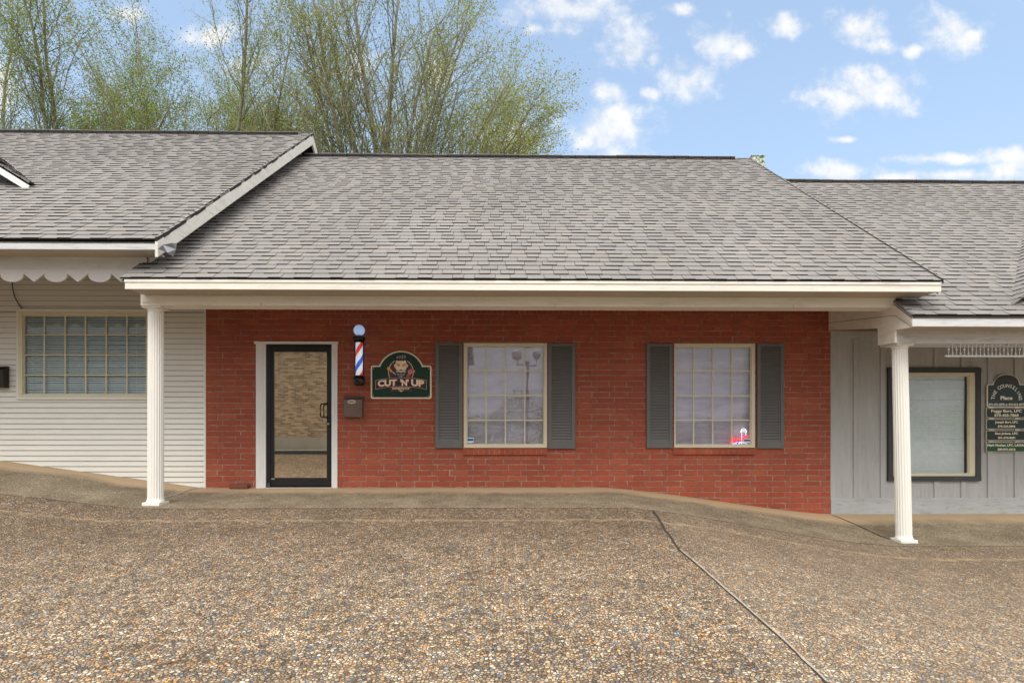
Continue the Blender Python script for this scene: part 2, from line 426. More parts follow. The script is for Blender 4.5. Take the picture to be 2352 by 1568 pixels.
strip('pavement_joint', [(1912, 1184), (1960, 1203), (2010, 1226), (2046, 1240)], .022, M['jointdark'], .010)
strip('pavement_joint', [(374, 1145), (410, 1134), (452, 1121)], .03, M['joint'], .010)

# ------------------------------------------------------------------ shingled roof slope
def shingles(b, P, U, V, width, length, expo=.143, seed=1, clip=None, tabw=(.13, .25)):
    """tabs in running courses; P eave-left corner, U along eave, V up the slope, N the normal.
    Every second tab is a thicker laminate one, which gives the dark dashes"""
    rnd = random.Random(seed); U = Vector(U).normalized(); V = Vector(V).normalized(); N = U.cross(V).normalized()
    if N.z < 0: N = -N
    P = Vector(P); n = int(math.ceil(length/expo)); b.quad(P - N*.012, P+U*width-N*.012, P+U*width+V*length-N*.012, P+V*length-N*.012, 1)
    for k in range(n):
        v0 = k*expo; v1 = min(length, v0+expo+.012); x = -rnd.uniform(0, .25); thick = rnd.random() < .5
        sag = rnd.uniform(-.003, .003)
        while x < width:
            w = rnd.uniform(*tabw) if thick else rnd.uniform(tabw[0]*.85, tabw[1]*.95)
            a = max(0, x); c = min(width, x+w-.005)
            if c - a > .01:
                cut0, cut1 = (a, c) if clip is None else clip(a, c, v0, v1)
                if cut1 - cut0 > .01:
                    h = (.0155 if thick else .0085) + rnd.uniform(-.0012, .0012); lo = v0 + rnd.uniform(-.004, .004) + sag - (.004 if thick else 0)
                    q = [P+U*cut0+V*lo+N*h, P+U*cut1+V*(lo+rnd.uniform(-.003, .003))+N*h, P+U*cut1+V*v1+N*.0015, P+U*cut0+V*v1+N*.0015]
                    q2 = [q[0]-N*(h+.011), q[1]-N*(h+.011)]
                    b.add([q[0], q[1], q[2], q[3]], [(0, 1, 2, 3)], 0)
                    b.add([q2[0], q2[1], q[1], q[0]], [(0, 1, 2, 3)], 1)
                    b.add([q[0], q[3], q[3]-N*.012, q2[0]], [(0, 1, 2, 3)], 0); b.add([q[1], q2[1], q[2]-N*.012, q[2]], [(0, 1, 2, 3)], 0)
            x += w; thick = not thick
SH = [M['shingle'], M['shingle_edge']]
def roof(parent, x0, x1, ze, zr, seed, capx=None, clip=None):
    """front slope with tabs, plain back slope, ridge vent"""
    b = MB(); v = Vector((0, RIDGEY-EAVEY, zr-ze)); L = v.length
    shingles(b, (x0, EAVEY, ze), (1, 0, 0), v, x1-x0, L, seed=seed, clip=clip)
    yb = RIDGEY + (RIDGEY-EAVEY); r = .004
    b.quad((x0, RIDGEY, zr+r), (x1, RIDGEY, zr+r), (x1, yb, ze), (x0, yb, ze), 0)
    b.quad((x0, RIDGEY, zr-.03), (x1, RIDGEY, zr-.03), (x1, yb, ze-.035), (x0, yb, ze-.035), 1)
    b.quad((x0, EAVEY+.01, ze-.034), (x1, EAVEY+.01, ze-.034), (x1, RIDGEY, zr-.034), (x0, RIDGEY, zr-.034), 1)
    nr = 46
    for i in range(nr):   # ragged shingle edge down the right rake, dark sides painting in its shading line
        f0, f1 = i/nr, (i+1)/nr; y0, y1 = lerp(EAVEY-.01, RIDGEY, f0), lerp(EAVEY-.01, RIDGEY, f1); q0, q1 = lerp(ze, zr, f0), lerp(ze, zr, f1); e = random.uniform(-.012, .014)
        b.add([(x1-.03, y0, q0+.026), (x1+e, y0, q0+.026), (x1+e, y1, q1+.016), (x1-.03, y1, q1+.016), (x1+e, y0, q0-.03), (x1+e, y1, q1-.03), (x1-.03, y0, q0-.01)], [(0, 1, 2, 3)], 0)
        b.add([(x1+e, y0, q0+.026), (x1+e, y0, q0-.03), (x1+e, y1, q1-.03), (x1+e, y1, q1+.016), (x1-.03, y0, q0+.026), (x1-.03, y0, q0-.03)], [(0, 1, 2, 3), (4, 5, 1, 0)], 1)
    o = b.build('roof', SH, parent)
    c = MB(); cx0, cx1 = capx or (x0, x1); n = int((cx1-cx0)/.30); rnd = random.Random(seed)
    for i in range(n+1):
        a = cx0+i*.30; e = min(cx1, a+.31)
        if e - a < .02: continue
        h = .018*math.sin(i*.6)*.3 + rnd.uniform(-.003, .003)
        c.prismx([(RIDGEY-.15, zr-.085+h), (RIDGEY-.15, zr-.03+h), (RIDGEY, zr+.045+h), (RIDGEY+.15, zr-.03+h), (RIDGEY+.15, zr-.085+h)], a, e, 0)
        c.box(a, e, RIDGEY-.153, RIDGEY-.14, zr-.09+h, zr-.042+h, 1)
    c.build('ridge_cap', SH, o)
    return o

# ------------------------------------------------------------------ generic wall bits
def rects_minus(r, holes):
    out = [r]
    for (hx0, hx1, hz0, hz1) in holes:
        nxt = []
        for (a, b_, c, d) in out:
            if b_ <= hx0 or a >= hx1 or d <= hz0 or c >= hz1: nxt.append((a, b_, c, d)); continue
            if c < hz0: nxt.append((a, b_, c, hz0))
            if d > hz1: nxt.append((a, b_, hz1, d))
            c2, d2 = max(c, hz0), min(d, hz1)
            if a < hx0: nxt.append((a, hx0, c2, d2))
            if b_ > hx1: nxt.append((hx1, b_, c2, d2))
        out = nxt
    return [q for q in out if q[1]-q[0] > .006 and q[3]-q[2] > .006]
def X(px, Y=0.0): return at(px, 900, Y).x
def Z(py, Y=0.0, px=1176): return at(px, py, Y).z
def rect(px0, px1, py0, py1, Y=0.0):
    m = (px0+px1)/2
    return (X(px0, Y), X(px1, Y), at(m, py1, Y).z, at(m, py0, Y).z)

# ================================================================== BRICK BARBER SHOP
shop = thing('brick_shop', (0.2, 0, 0), 'single storey shop with painted red brick front and grey shingle roof, middle of the row', 'building')
zeM = at(1225, 641, EAVEY).z; zrM = at(1213, 360, RIDGEY).z
RX0 = at(276, 637, EAVEY).x; RX1 = at(2168, 645, EAVEY).x
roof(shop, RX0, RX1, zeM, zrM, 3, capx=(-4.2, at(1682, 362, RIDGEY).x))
# fascia, soffit, beam, porch ceiling
FX0, FX1 = X(285, EAVEY), X(2164, EAVEY)
b = MB(); b.box(FX0, FX1, EAVEY+.015, EAVEY+.045, zeM-.128, zeM-.022)
b.box(FX0+.01, FX1-.005, EAVEY+.045, EAVEY+.065, zeM-.115, zeM-.03)
b.build('fascia', M['cream'], shop)
bevel(MB().box(FX0-.004, FX1+.004, EAVEY+.006, EAVEY+.0148, zeM-.05, zeM-.016).build('drip_edge', M['cream'], shop), .002)
BX0, BX1 = X(323, BEAMY), X(2058, BEAMY)
zbB = at(1190, 703.5, BEAMY).z; zSof = zeM-.105
b = MB(); b.box(FX0+.03, FX1-.04, EAVEY+.066, BEAMY-.002, zSof-.02, zSof); b.build('eave_soffit', M['soffit'], shop)
b = MB(); b.box(BX0, BX1, BEAMY, BEAMY+.22, zbB, zSof+.25)
b.box(BX0+.02, BX1-.02, BEAMY-.016, BEAMY-.001, zSof-.105, zSof-.022)
for x in (X(1275, BEAMY), X(600, BEAMY), X(1822, BEAMY)): b.box(x, x+.003, BEAMY-.0015, BEAMY+.001, zbB, zSof-.11, 1)
for px, py in ((578, 692), (810, 690), (1050, 688), (1495, 689), (1808, 694), (441, 690), (1993, 694), (2032, 694)):
    q = at(px, py, BEAMY); b.box(q.x-.008, q.x+.008, BEAMY-.002, BEAMY+.001, q.z-.006, q.z+.006, 1)
b.build('porch_beam', [M['cream'], M['groove']], shop)
zCeil = EYE+1.97
b = MB(); b.box(-4.49, X(1908), BEAMY+.221, 0.0, zCeil, zCeil+.02); b.build('porch_ceiling', M['ceil'], shop)
# right gable end under the shop roof and its rake board
sl = (zrM-zeM)/(RIDGEY-EAVEY)
def gable_pts(z0, lo, yA=EAVEY, off=.06):
    return [(yA, z0-off-lo), (yA, z0-off), (RIDGEY, zrM-off), (2*RIDGEY-yA, z0-off), (2*RIDGEY-yA, z0-off-lo), (RIDGEY, zrM-off-lo)]
b = MB(); b.prismx([(BEAMY, zSof-.0), (0, zeM+sl*1.8-.07), (RIDGEY, zrM-.07), (RIDGEY*2, zeM), (RIDGEY*2, 0), (0.03, 0), (0.03, zSof)], 4.93, 4.96)
b.build('gable_wall', M['siding'], shop)
b = MB(); b.prismx([(EAVEY+.05, zeM-.15), (EAVEY+.05, zeM-.036), (RIDGEY, zrM-.036), (RIDGEY, zrM-.17)], RX1-.035, RX1-.008)
b.build('rake_board', M['cream'], shop)
q = at(2066, 683, BEAMY+.1)
bevel(MB().box(q.x-.03, q.x+.05, BEAMY+.02, BEAMY+.12, q.z-.07, q.z+.12).build('beam_block', M['cream'], shop), .004)

# brick wall with openings
WX0, WX1 = X(473), X(1908)
W1 = rect(1065, 1256.8, 787.8, 1028); W2 = rect(1548, 1733.5, 788.9, 1027.6)
DOOR = rect(589, 775.5, 787, 1122); DOOR = (DOOR[0], DOOR[1], -.5, DOOR[3])
holes = [(W1[0]+.01, W1[1]-.01, W1[2]+.01, W1[3]-.01), (W2[0]+.01, W2[1]-.01, W2[2]+.01, W2[3]-.01), (DOOR[0]+.02, DOOR[1]-.02, -.6, DOOR[3]-.01)]
b = MB(); sold = at(1176, 721, 0).z; zt = sold+.2
for q in rects_minus((WX0, WX1, -.75, zt), holes): b.box(q[0], q[1], .006, .12, q[2], q[3])
b.build('mortar_bed', M['mortar'], shop)
b = MB(); RH = .0836; BL = .2665; rnd = random.Random(5)
row = 0; z = sold - RH*40
while z < sold-.01:
    off = (0.0, .075, .0, .083)[row % 4] + .02; x = WX0 - off
    if row % 2: x -= .0
    while x < WX1:
        jx = rnd.uniform(-.004, .004)
        a, c = max(WX0, x+.0058+jx*.5), min(WX1-.001, x+BL-.0058+jx)
        if c-a > .02:
            for q in rects_minus((a, c, z+.0055, z+RH-.0055), holes):
                y = rnd.uniform(-.0015, .0015); e = [rnd.uniform(-.0012, .0012) for _ in range(4)]
                i = .0025
                x0, x1, z0, z1 = q[0], q[1], q[2]+e[0], q[3]+e[1]
                vs = [(x0, y+.011, z0), (x1, y+.011, z0), (x1, y+.011, z1), (x0, y+.011, z1), (x0+i, y, z0+i), (x1-i, y+e[2]*.5, z0+i), (x1-i, y+e[3]*.5, z1-i), (x0+i, y, z1-i)]
                b.add(vs, [(4, 5, 6, 7), (0, 1, 5, 4), (1, 2, 6, 5), (2, 3, 7, 6), (3, 0, 4, 7)])
        x += BL
    z += RH; row += 1
x = WX0
while x < WX1:   # soldier course under the ceiling
    c = min(WX1-.001, x+RH-.008); b.box(x+.002, c, rnd.uniform(-.001, .001), .0095, sold+.004, zt-.004); x += RH
b.build('brick_wall', M['brick'], shop)

def window(parent, r, gr, cols, rows, mun=None, glass='glass', depth=.03, proud=.012, cover='curtain', fmat='winframe', cfold=True):
    """r outer frame rect, gr glass rect; muntin positions in world x and z"""
    x0, x1, z0, z1 = r; a0, a1, c0, c1 = gr
    f = MB()
    f.box(x0, x1, -proud, .045, c1, z1); f.box(x0, x1, -proud, .045, z0, c0)
    f.box(x0, a0, -proud-.001, .045, c0+.0005, c1-.0005); f.box(a1, x1, -proud-.001, .045, c0+.0005, c1-.0005)
    fr = bevel(f.build('window', M[fmat], parent), .003)
    i = .006  # inner stop
    s = MB(); s.box(a0+.0005, a0+.012, .006, .0298, c0+.001, c1-.001); s.box(a1-.012, a1-.0005, .006, .0298, c0+.001, c1-.001)
    s.box(a0+.0125, a1-.0125, .006, .0298, c1-.012, c1-.0008); s.box(a0+.0125, a1-.0125, .006, .0298, c0+.0008, c0+.012)
    s.build('sash', M[fmat], fr)
    g = MB(); g.quad((a0, depth, c0), (a1, depth, c0), (a1, depth, c1), (a0, depth, c1)); g.build('pane', M[glass], fr)
    if cols:
        m = MB()
        for x in cols: m.box(x-.0085, x+.0085, .0135, .0275, c0+.0125, c1-.0125)
        for z in rows: m.box(a0+.0125, a1-.0125, .0125, .0282, z-.0085, z+.0085)
        m.build('muntins', M[fmat], fr)
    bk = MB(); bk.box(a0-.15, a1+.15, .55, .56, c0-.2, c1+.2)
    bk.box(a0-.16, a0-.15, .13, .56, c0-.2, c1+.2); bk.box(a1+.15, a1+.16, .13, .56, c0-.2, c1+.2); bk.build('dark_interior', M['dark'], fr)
    return fr
def curtain(fr, gr, seed, y=.115, tears=True):
    a0, a1, c0, c1 = gr; b = MB(); rnd = random.Random(seed); nx, nz = 60, 60
    ph = [rnd.uniform(0, 6) for _ in range(6)]
    for j in range(nz+1):
        for i in range(nx+1):
            x = lerp(a0-.06, a1+.06, i/nx); z = lerp(c0-.05, c1+.05, j/nz)
            d = .010*math.sin(x*9+ph[0]+1.5*math.sin(z*3+ph[1])) + .006*math.sin(z*17+ph[2]+2*math.sin(x*4+ph[3])) + .004*math.sin(x*31+ph[4])
            b.v.append((x, y+d, z))
    for j in range(nz):
        for i in range(nx):
            k = j*(nx+1)+i; b.f.append([k, k+1, k+nx+2, k+nx+1]); b.m.append(0)
    return b.build('curtain', M['curtain'], fr, smooth=True)
G1 = rect(1072, 1249.6, 794, 1021); G2 = rect(1550.6, 1725.3, 795.8, 1021.4)
w1 = window(shop, W1, G1, [X(p) for p in (1116.4, 1160.8, 1205.5)], [Z(p) for p in (850.8, 907.8, 964.6)], glass='glass_wavy')
curtain(w1, G1, 1)
w2 = window(shop, W2, G2, [X(p) for p in (1594, 1638, 1681.8)], [at(1640, p, 0).z for p in (851.2, 908.2, 964.2)])
curtain(w2, G2, 2)
def sill(px0, px1, py0, py1):
    r = rect(px0, px1, py0, py1, -.03); b = MB(); n = max(1, round((r[1]-r[0])/.081)); w = (r[1]-r[0])/n; rnd = random.Random(px0)
    for i in range(n):
        a = r[0]+i*w; k = rnd.uniform(-.002, .002)
        b.add([(a+.004, -.03+k, r[2]), (a+w-.004, -.03+k, r[2]), (a+w-.004, .0, r[2]), (a+.004, .0, r[2]),
               (a+.004, -.03+k, r[3]-.012), (a+w-.004, -.03+k, r[3]-.012), (a+w-.004, .0, r[3]+.006), (a+.004, .0, r[3]+.006)],
              [(0, 3, 2, 1), (4, 5, 6, 7), (0, 1, 5, 4), (1, 2, 6, 5), (3, 0, 4, 7)], 0)
    b.box(r[0]+.002, r[1]-.002, -.0275, -.002, r[2]+.003, r[3]-.014, 1)
    b.build('sill', [M['brick'], M['mortar']], shop)
sill(1063, 1256, 1029.5, 1044); sill(1547, 1736, 1029.5, 1043)

def shutter(px0, px1, py0, py1):
    r = rect(px0, px1, py0, py1, -.03); x0, x1, z0, z1 = r; st = .052; b = MB()
    b.box(x0, x0+st, -.034, -.003, z0, z1); b.box(x1-st, x1, -.034, -.003, z0, z1)
    b.box(x0+st, x1-st, -.033, -.003, z1-.04, z1-.0006); b.box(x0+st, x1-st, -.033, -.003, z0+.0006, z0+.105)
    b.box(x0+st, x1-st, -.012, -.003, z0+.105, z1-.04)
    n = 34; h = (z1-z0-.145)/n
    o = bevel(b.build('shutter', M['shutter'], shop), .002)
    l = MB()
    for i in range(n):
        a = z0+.105+i*h
        l.add([(x0+st, -.031, a+.001), (x1-st, -.031, a+.001), (x1-st, -.031, a+.006), (x0+st, -.031, a+.006), (x0+st, -.014, a+h-.001), (x1-st, -.014, a+h-.001), (x0+st, -.0125, a+.001), (x1-st, -.0125, a+.001)],
              [(0, 1, 2, 3), (3, 2, 5, 4), (6, 7, 1, 0)])
    l.build('louvres', M['shutter'], o)
shutter(1000, 1062.4, 786.8, 1028.7); shutter(1259, 1321.4, 788.8, 1030)
shutter(1485.4, 1545.4, 789.3, 1028.6); shutter(1739.6, 1800.8, 789.3, 1029.3)

# door
dt = MB(); Dx0, Dx1, _, Dz1 = rect(589, 775.5, 787, 1120); i0, i1 = X(611.6), X(762.5); zi = Z(791.6)
dt.box(Dx0, i0, -.022, .06, -.02, zi+.0); dt.box(i1, Dx1, -.022, .06, -.02, zi)
dt.box(Dx0-.02, Dx1+.012, -.040, .06, zi+.0005, Dz1+.014)
dt.box(Dx0+.035, Dx0+.045, -.0255, -.0221, -.02, zi-.001); dt.box(Dx0+.105, Dx0+.115, -.0255, -.0221, -.02, zi-.001); dt.box(i1+.04, i1+.05, -.0255, -.0221, -.02, zi-.001)
bevel(dt.build('door_surround', M['white'], shop), .003)
MB().box(i0-.01, i1+.01, -.06, .06, -.04, .0125).build('threshold', M['concrete'], shop)
dr = MB(); L0, L1, g0, g1 = X(622), i1-.002, X(629.5), X(750.6); zg1, zg0 = Z(809), Z(1096)
dr.box(i0+.001, L0-.004, -.004, .05, .013, zi-.001)
dr.box(L0, g0, -.001, .04, .03, zi-.022); dr.box(g1, L1-.012, -.001, .04, .03, zi-.022)
dr.box(g0, g1, -.0005, .04, zg1, zi-.022); dr.box(g0, g1, -.0005, .04, .03, zg0)
dr.box(L1-.010, L1, -.004, .05, .013, zi-.001); dr.box(L0-.004, L1-.01, -.003, .05, zi-.019, zi-.0015)
door = bevel(dr.build('door', M['black'], shop), .002)
MB().quad((g0-.001, .012, zg0), (g1+.001, .012, zg0), (g1+.001, .012, zg1), (g0-.001, .012, zg1)).build('pane', M['doorglass'], door)
hx = X(752); hz0, hz1 = Z(959), Z(927)
hp = [(hx, .0, hz0), (hx, -.05, hz0), (hx-.02, -.062, hz0+.003), (hx-.07, -.066, hz0+.01), (hx-.082, -.066, hz0+.03), (hx-.082, -.066, hz1-.03), (hx-.07, -.066, hz1-.01), (hx-.02, -.062, hz1-.003), (hx, -.05, hz1), (hx, 0, hz1)]
autosmooth(MB().tube(hp, .0115, 8).build('handle', M['blackgloss'], door), 60)
q = at(754, 973, 0); b = MB()
n = 14; b.add([(q.x+.016*math.cos(a*2*math.pi/n), -.009, q.z+.016*math.sin(a*2*math.pi/n)) for a in range(n)] + [(q.x+.016*math.cos(a*2*math.pi/n), 0, q.z+.016*math.sin(a*2*math.pi/n)) for a in range(n)],
    [list(range(n))] + [(i, n+i, n+(i+1) % n, (i+1) % n) for i in range(n)]); b.build('lock', M['steel'], door)
q = at(617, 1109, 0); bevel(MB().box(q.x-.03, q.x+.03, -.03, -.004, .014, .075).build('hinge', M['darktrim'], door), .004)
q = at(627.5, 1099, 0); MB().box(q.x-.026, q.x+.026, -.0035, -.0012, q.z-.010, q.z+.010).build('maker_plate', M['steel'], door)
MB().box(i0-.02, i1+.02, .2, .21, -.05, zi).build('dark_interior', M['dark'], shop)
# small spots of overspray, old screw anchors on the brick
M['putty'] = paint('old_wall_putty', (.38, .25, .20), .9, .2, 20)
for px, py, s in ((844, 793, .028), (803, 722, .02)):
    b = MB(); q = at(px, py, -.004); n = 9
    b.prism([(q.x+s*random.uniform(.7, 1)*math.cos(a*2*math.pi/n), q.z+s*.7*random.uniform(.7, 1)*math.sin(a*2*math.pi/n)) for a in range(n)], -.008, .001)
    b.build('wall_putty', M['putty'], shop)

# columns
def column(parent, pxt, pxb, pyt, pyb, cy, name='column'):
    top = at(pxt, pyt, cy); bot = at(pxb, pyb, cy); zb = ground_z(bot.x, cy)+.002; zt_ = top.z
    dx = top.x-bot.x; H = zt_-zb; o = MB()
    r = .091
    def fl(a, rr): return 1 - .075*abs(math.sin(a*10))**.7 if rr > .05 else 1
    s = MB(); n = 160
    s.lathe(bot.x, cy, [(r*1.03, zb+.05), (r*1.0, zb+.09), (r*.99, zb+H*.5), (r*.955, zt_-.075)], n, fn=fl, top=(dx, 0))
    sh = s.build(name, M['column'], parent, smooth=False)
    autosmooth(sh, 50)
    k = MB(); w = .108
    k.lathe(top.x, cy, [(r*.98, zt_-.08), (r*1.0, zt_-.074), (r*1.03, zt_-.062), (r*1.14, zt_-.045)], 40)
    k.box(top.x-w, top.x+w, cy-w, cy+w, zt_-.045, zt_-.012); k.box(top.x-w*1.04, top.x+w*1.04, cy-w*1.04, cy+w*1.04, zt_-.0115, zt_-.0005)
    bevel(k.build('capital', M['column'], sh), .004)
    k = MB(); k.lathe(bot.x, cy, [(r*1.15, zb+.035), (r*1.13, zb+.045), (r*1.06, zb+.062), (r*1.03, zb+.072)], 40)
    k.box(bot.x-w, bot.x+w, cy-w, cy+w, zb-.02, zb+.035); bevel(k.build('plinth', M['column'], sh), .005)
    return sh
column(shop, 358, 357.5, 702.5, 1158, BEAMY+.13)

# ================================================================== WHITE SIDED BUILDING (left)
lb = thing('white_sided_building', (-6.8, 0, .2), 'white lap sided building uphill with scalloped porch trim and blinds in a wide window', 'building')
zeL = at(180, 548.5, EAVEY).z; zrL = at(360, 305, RIDGEY).z; LX1 = X(363, EAVEY); LX0 = -14.0
roof(lb, LX0, LX1, zeL, zrL, 11, capx=(LX0, at(690, 307, RIDGEY).x))
# lap siding as real laps
def siding(parent, x0, x1, z0, z1, holes, pitch=.0792, y=.018, name='lap_siding'):
    b = MB(); z = z0
    while z < z1:
        for q in rects_minus((x0, x1, z, min(z1, z+pitch)), holes):
            b.add([(q[0], y-.011, q[2]), (q[1], y-.011, q[2]), (q[1], y-.001, q[3]), (q[0], y-.001, q[3]), (q[0], y+.02, q[2]), (q[1], y+.02, q[2])], [(0, 1, 2, 3), (4, 5, 1, 0)])
            if q[2] > z-.001 and z > z0: b.quad((q[0], y-.0125, q[2]-.0045), (q[1], y-.0125, q[2]-.0045), (q[1], y-.0125, q[2]+.0005), (q[0], y-.0125, q[2]+.0005), 1)  # thin strip below the lap, its shade put in as colour
        z += pitch
    return b.build(name, [M['siding'], M['gap']], parent)  # 'gap' is the shadow line painted under each lap
WA = rect(45, 340, 716, 912); GA = rect(53, 336, 723.5, 906)
hA = [(WA[0]+.01, WA[1]-.01, WA[2]+.01, WA[3]-.01)]
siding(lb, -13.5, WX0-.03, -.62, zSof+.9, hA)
bevel(MB().box(WX0-.032, WX0-.001, -.006, .03, -.3, zSof+.6).build('corner_trim', M['siding'], lb), .003)
b = MB()
for q in rects_minus((-13.5, WX0-.01, -.6, zSof+.7), hA): b.box(q[0], q[1], .045, .12, q[2], q[3])
b.build('wall_sheathing', M['siding'], lb)
wa = window(lb, WA, GA, [at(p, 800, 0).x for p in (99.6, 147.7, 194.8, 242.2, 289.8)], [at(190, p, 0).z for p in (769, 815, 861)], glass='glass_teal', proud=.014)
b = MB()   # outer casing of the window
c0, c1, c2, c3 = rect(39, 343, 711.5, 914)
b.box(c0, c1, -.020, .01, WA[3]+.0005, c3+.01); b.box(c0, WA[0]-.0005, -.018, .01, c2, WA[3]); b.box(WA[1]+.0005, c1, -.018, .01, c2, WA[3]); b.box(c0, c1, -.022, .01, c2-.02, WA[2]-.0005)
bevel(b.build('casing', M['siding'], wa), .003)
def blinds(fr, gr, y, pitch, mat, tilt=.5, w=.032, cords=()):
    b = MB(); a0, a1, c0, c1 = gr; z = c0-.01; rnd = random.Random(9)
    while z < c1+.02:
        dy = math.cos(tilt)*w/2; dz = math.sin(tilt)*w/2; j = rnd.uniform(-.0015, .0015); jj = rnd.uniform(-.002, .002)
        b.add([(a0-.02, y-dy, z-dz+j), (a1+.02, y-dy, z-dz+j+jj), (a1+.02, y+dy, z+dz+j+jj), (a0-.02, y+dy, z+dz+j), (a0-.02, y, z+.004+j), (a1+.02, y, z+.004+j+jj)],
              [(0, 1, 5, 4), (4, 5, 2, 3)])
        z += pitch
    for x in cords: b.box(x-.002, x+.002, y-dy-.003, y-dy-.001, c0, c1)
    return b.build('blinds', M[mat], fr)
blinds(wa, GA, .060, .0335, 'blind', tilt=1.12, w=.030, cords=[at(p, 800, .06).x for p in (75, 195, 315)])
# fascia, beam, scallops
b = MB(); fl0 = at(180, 571.5, EAVEY).z
b.box(LX0, LX1+.0, EAVEY+.015, EAVEY+.045, fl0, zeL-.05); b.box(LX0, LX1-.01, EAVEY+.03, EAVEY+.055, zeL-.05, zeL-.02)
b.build('fascia', M['greytrim'], lb)
zsL = fl0+.02
MB().box(LX0, WX0+.25, EAVEY+.046, BEAMY-.002, zsL-.01, zsL+.01).build('eave_soffit', M['soffit'], lb)
b = MB(); zl0 = at(150, 621.5, BEAMY).z; LBX = WX0+.05
b.box(LX0, LBX, BEAMY, BEAMY+.2, zl0, zsL+.15); b.box(LX0, LBX-.02, BEAMY-.018, BEAMY-.001, at(150, 592, BEAMY).z, zsL-.011)
b.build('porch_beam', M['greytrim'], lb)
MB().box(LX0, WX0-.001, BEAMY+.201, 0.01, EYE+2.6, EYE+2.63).build('porch_ceiling', M['ceil'], lb)
b = MB(); zt_ = zl0+.01; zn = at(150, 628.5, BEAMY).z; zlo = at(150, 647.8, BEAMY).z
per = (at(129, 640, BEAMY).x-at(28.4, 640, BEAMY).x); x0 = at(28.4, 640, BEAMY).x   # centre of a round lobe
k = -6
while x0+k*per < LBX:
    c = x0+k*per; hw = per*.263
    pts = [(c-hw, zn), (c-hw, zt_), (c+hw, zt_), (c+hw, zn)] + [(c+hw*math.cos(a*math.pi/14), zn-(zn-zlo)*math.sin(a*math.pi/14)**.8) for a in range(1, 14)]
    b.prism(pts, BEAMY-.008, BEAMY+.012)
    v = c+per/2; hv = per*.237
    if v < LBX: b.prism([(v-hv, zn), (v-hv, zt_), (v+hv, zt_), (v+hv, zn), (v+.008, zlo+.006), (v-.008, zlo+.006)], BEAMY-.008, BEAMY+.012)
    k += 1
b.build('scalloped_trim', paint('scallop_paint', (.66, .65, .64), .5, .06, 2), lb)
# rake board and gable wall toward the shop
zo = .026
b = MB(); b.prismx([(EAVEY-.01, zeL-zo-.185), (EAVEY-.01, zeL-zo), (RIDGEY, zrL-zo), (RIDGEY, zrL-zo-.20)], LX1-.03, LX1+.004)
b.prismx([(RIDGEY+.001, zrL-zo-.20), (RIDGEY+.001, zrL-zo), (2*RIDGEY-EAVEY, zeL-zo), (2*RIDGEY-EAVEY, zeL-zo-.2)], LX1-.03, LX1+.004)
b.build('rake_board', M['oldwhite'], lb)
b = MB(); b.prismx([(BEAMY, zeL+.16), (RIDGEY, zrL-.1), (2*RIDGEY, zeL+.2), (2*RIDGEY, 0), (.13, 0), (.13, EYE+2.0), (BEAMY, EYE+2.0)], LX1-.34, LX1-.31)
b.build('gable_wall', M['soffit'], lb)
# crumpled flashing at the foot of the rake
f = [at(363, 571, EAVEY), at(374, 562, EAVEY-.02), at(395, 558, EAVEY+.03), at(405, 559, EAVEY+.1), at(403, 572, EAVEY+.08), at(397, 590, EAVEY+.1), at(384, 580, EAVEY+.0)]
MB().add(f + [p+Vector((.003, .006, -.002)) for p in f], [(0, 6, 1), (1, 6, 4, 2), (2, 4, 3), (6, 5, 4), (7, 8, 13), (8, 9, 11, 13), (9, 10, 11), (13, 11, 12)]).build('flashing', M['flash'], lb)
# dormer
dmr_tip = at(68, 417, 0.30)
dy0 = -.02; dsl = .62; dx1 = at(66, 418, dy0).x; dz1 = at(66, 418, dy0).z; dxr = dx1-2.2; dzr = dz1+2.2*dsl
b = MB(); up = Vector((-1, 0, dsl)); along = Vector((0, -1, 0))
P0 = Vector((dx1, dy0+4.4, dz1))
shingles(b, P0, (0, -1, 0), up, 4.4, 2.2*math.sqrt(1+dsl*dsl), seed=21)
b.quad((dxr, dy0, dzr), (dxr, dy0+4.4, dzr), (dxr-2.2, dy0+4.4, dz1), (dxr-2.2, dy0, dz1), 0)
b.box(-12.1, -12.09, dy0+.5, dy0+3, dz1-.5, dz1, 1)
dm = b.build('dormer', SH, lb)
b = MB(); b.prism([(dx1-.035, dz1-.125), (dx1-.005, dz1-.045), (dxr, dzr-.04), (dxr, dzr-.16)], dy0+.012, dy0+.04); b.prism([(dxr-2.2, dz1-.13), (dxr-2.2, dz1-.04), (dxr-.001, dzr-.04), (dxr-.001, dzr-.16)], dy0+.012, dy0+.04)
b.build('dormer_rake_board', M['white'], dm)
b = MB(); b.prism([(dx1-.30, dz1-.5), (dx1-.30, dz1+.1), (dxr, dzr-.12), (dxr-2, dz1), (dxr-2, dz1-.5)], dy0+.30, dy0+.33); b.build('dormer_wall', M['darktrim'], dm)

# ================================================================== GREY BUILDING (right)
rb = thing('grey_board_building', (6.6, 0, -.4), 'grey board and batten building downhill with spindle trim under its porch beam', 'building')
zeR = at(2200, 723.5, EAVEY).z; zrR = at(2076, 417, RIDGEY).z; GX0 = X(2097, EAVEY)-.01; GX1 = 14.0
roof(rb, GX0, GX1, zeR, zrR, 17)
b = MB(); fz1, fz0 = at(2220, 727.5, EAVEY).z, at(2220, 749, EAVEY).z
b.box(GX0+.015, GX1, EAVEY+.015, EAVEY+.045, fz0, zeR-.03); b.build('fascia', M['greytrim'], rb)
MB().box(GX0+.03, GX1, EAVEY+.006, EAVEY+.0148, zeR-.032, zeR-.014).build('drip_edge', M['groove'], rb)
zsR = fz0+.02
MB().box(GX0+.04, GX1, EAVEY+.046, BEAMY-.002, zsR-.01, zsR+.01).build('eave_soffit', M['soffit'], rb)
px0 = X(2061, BEAMY); zr0 = at(2200, 788.5, BEAMY).z
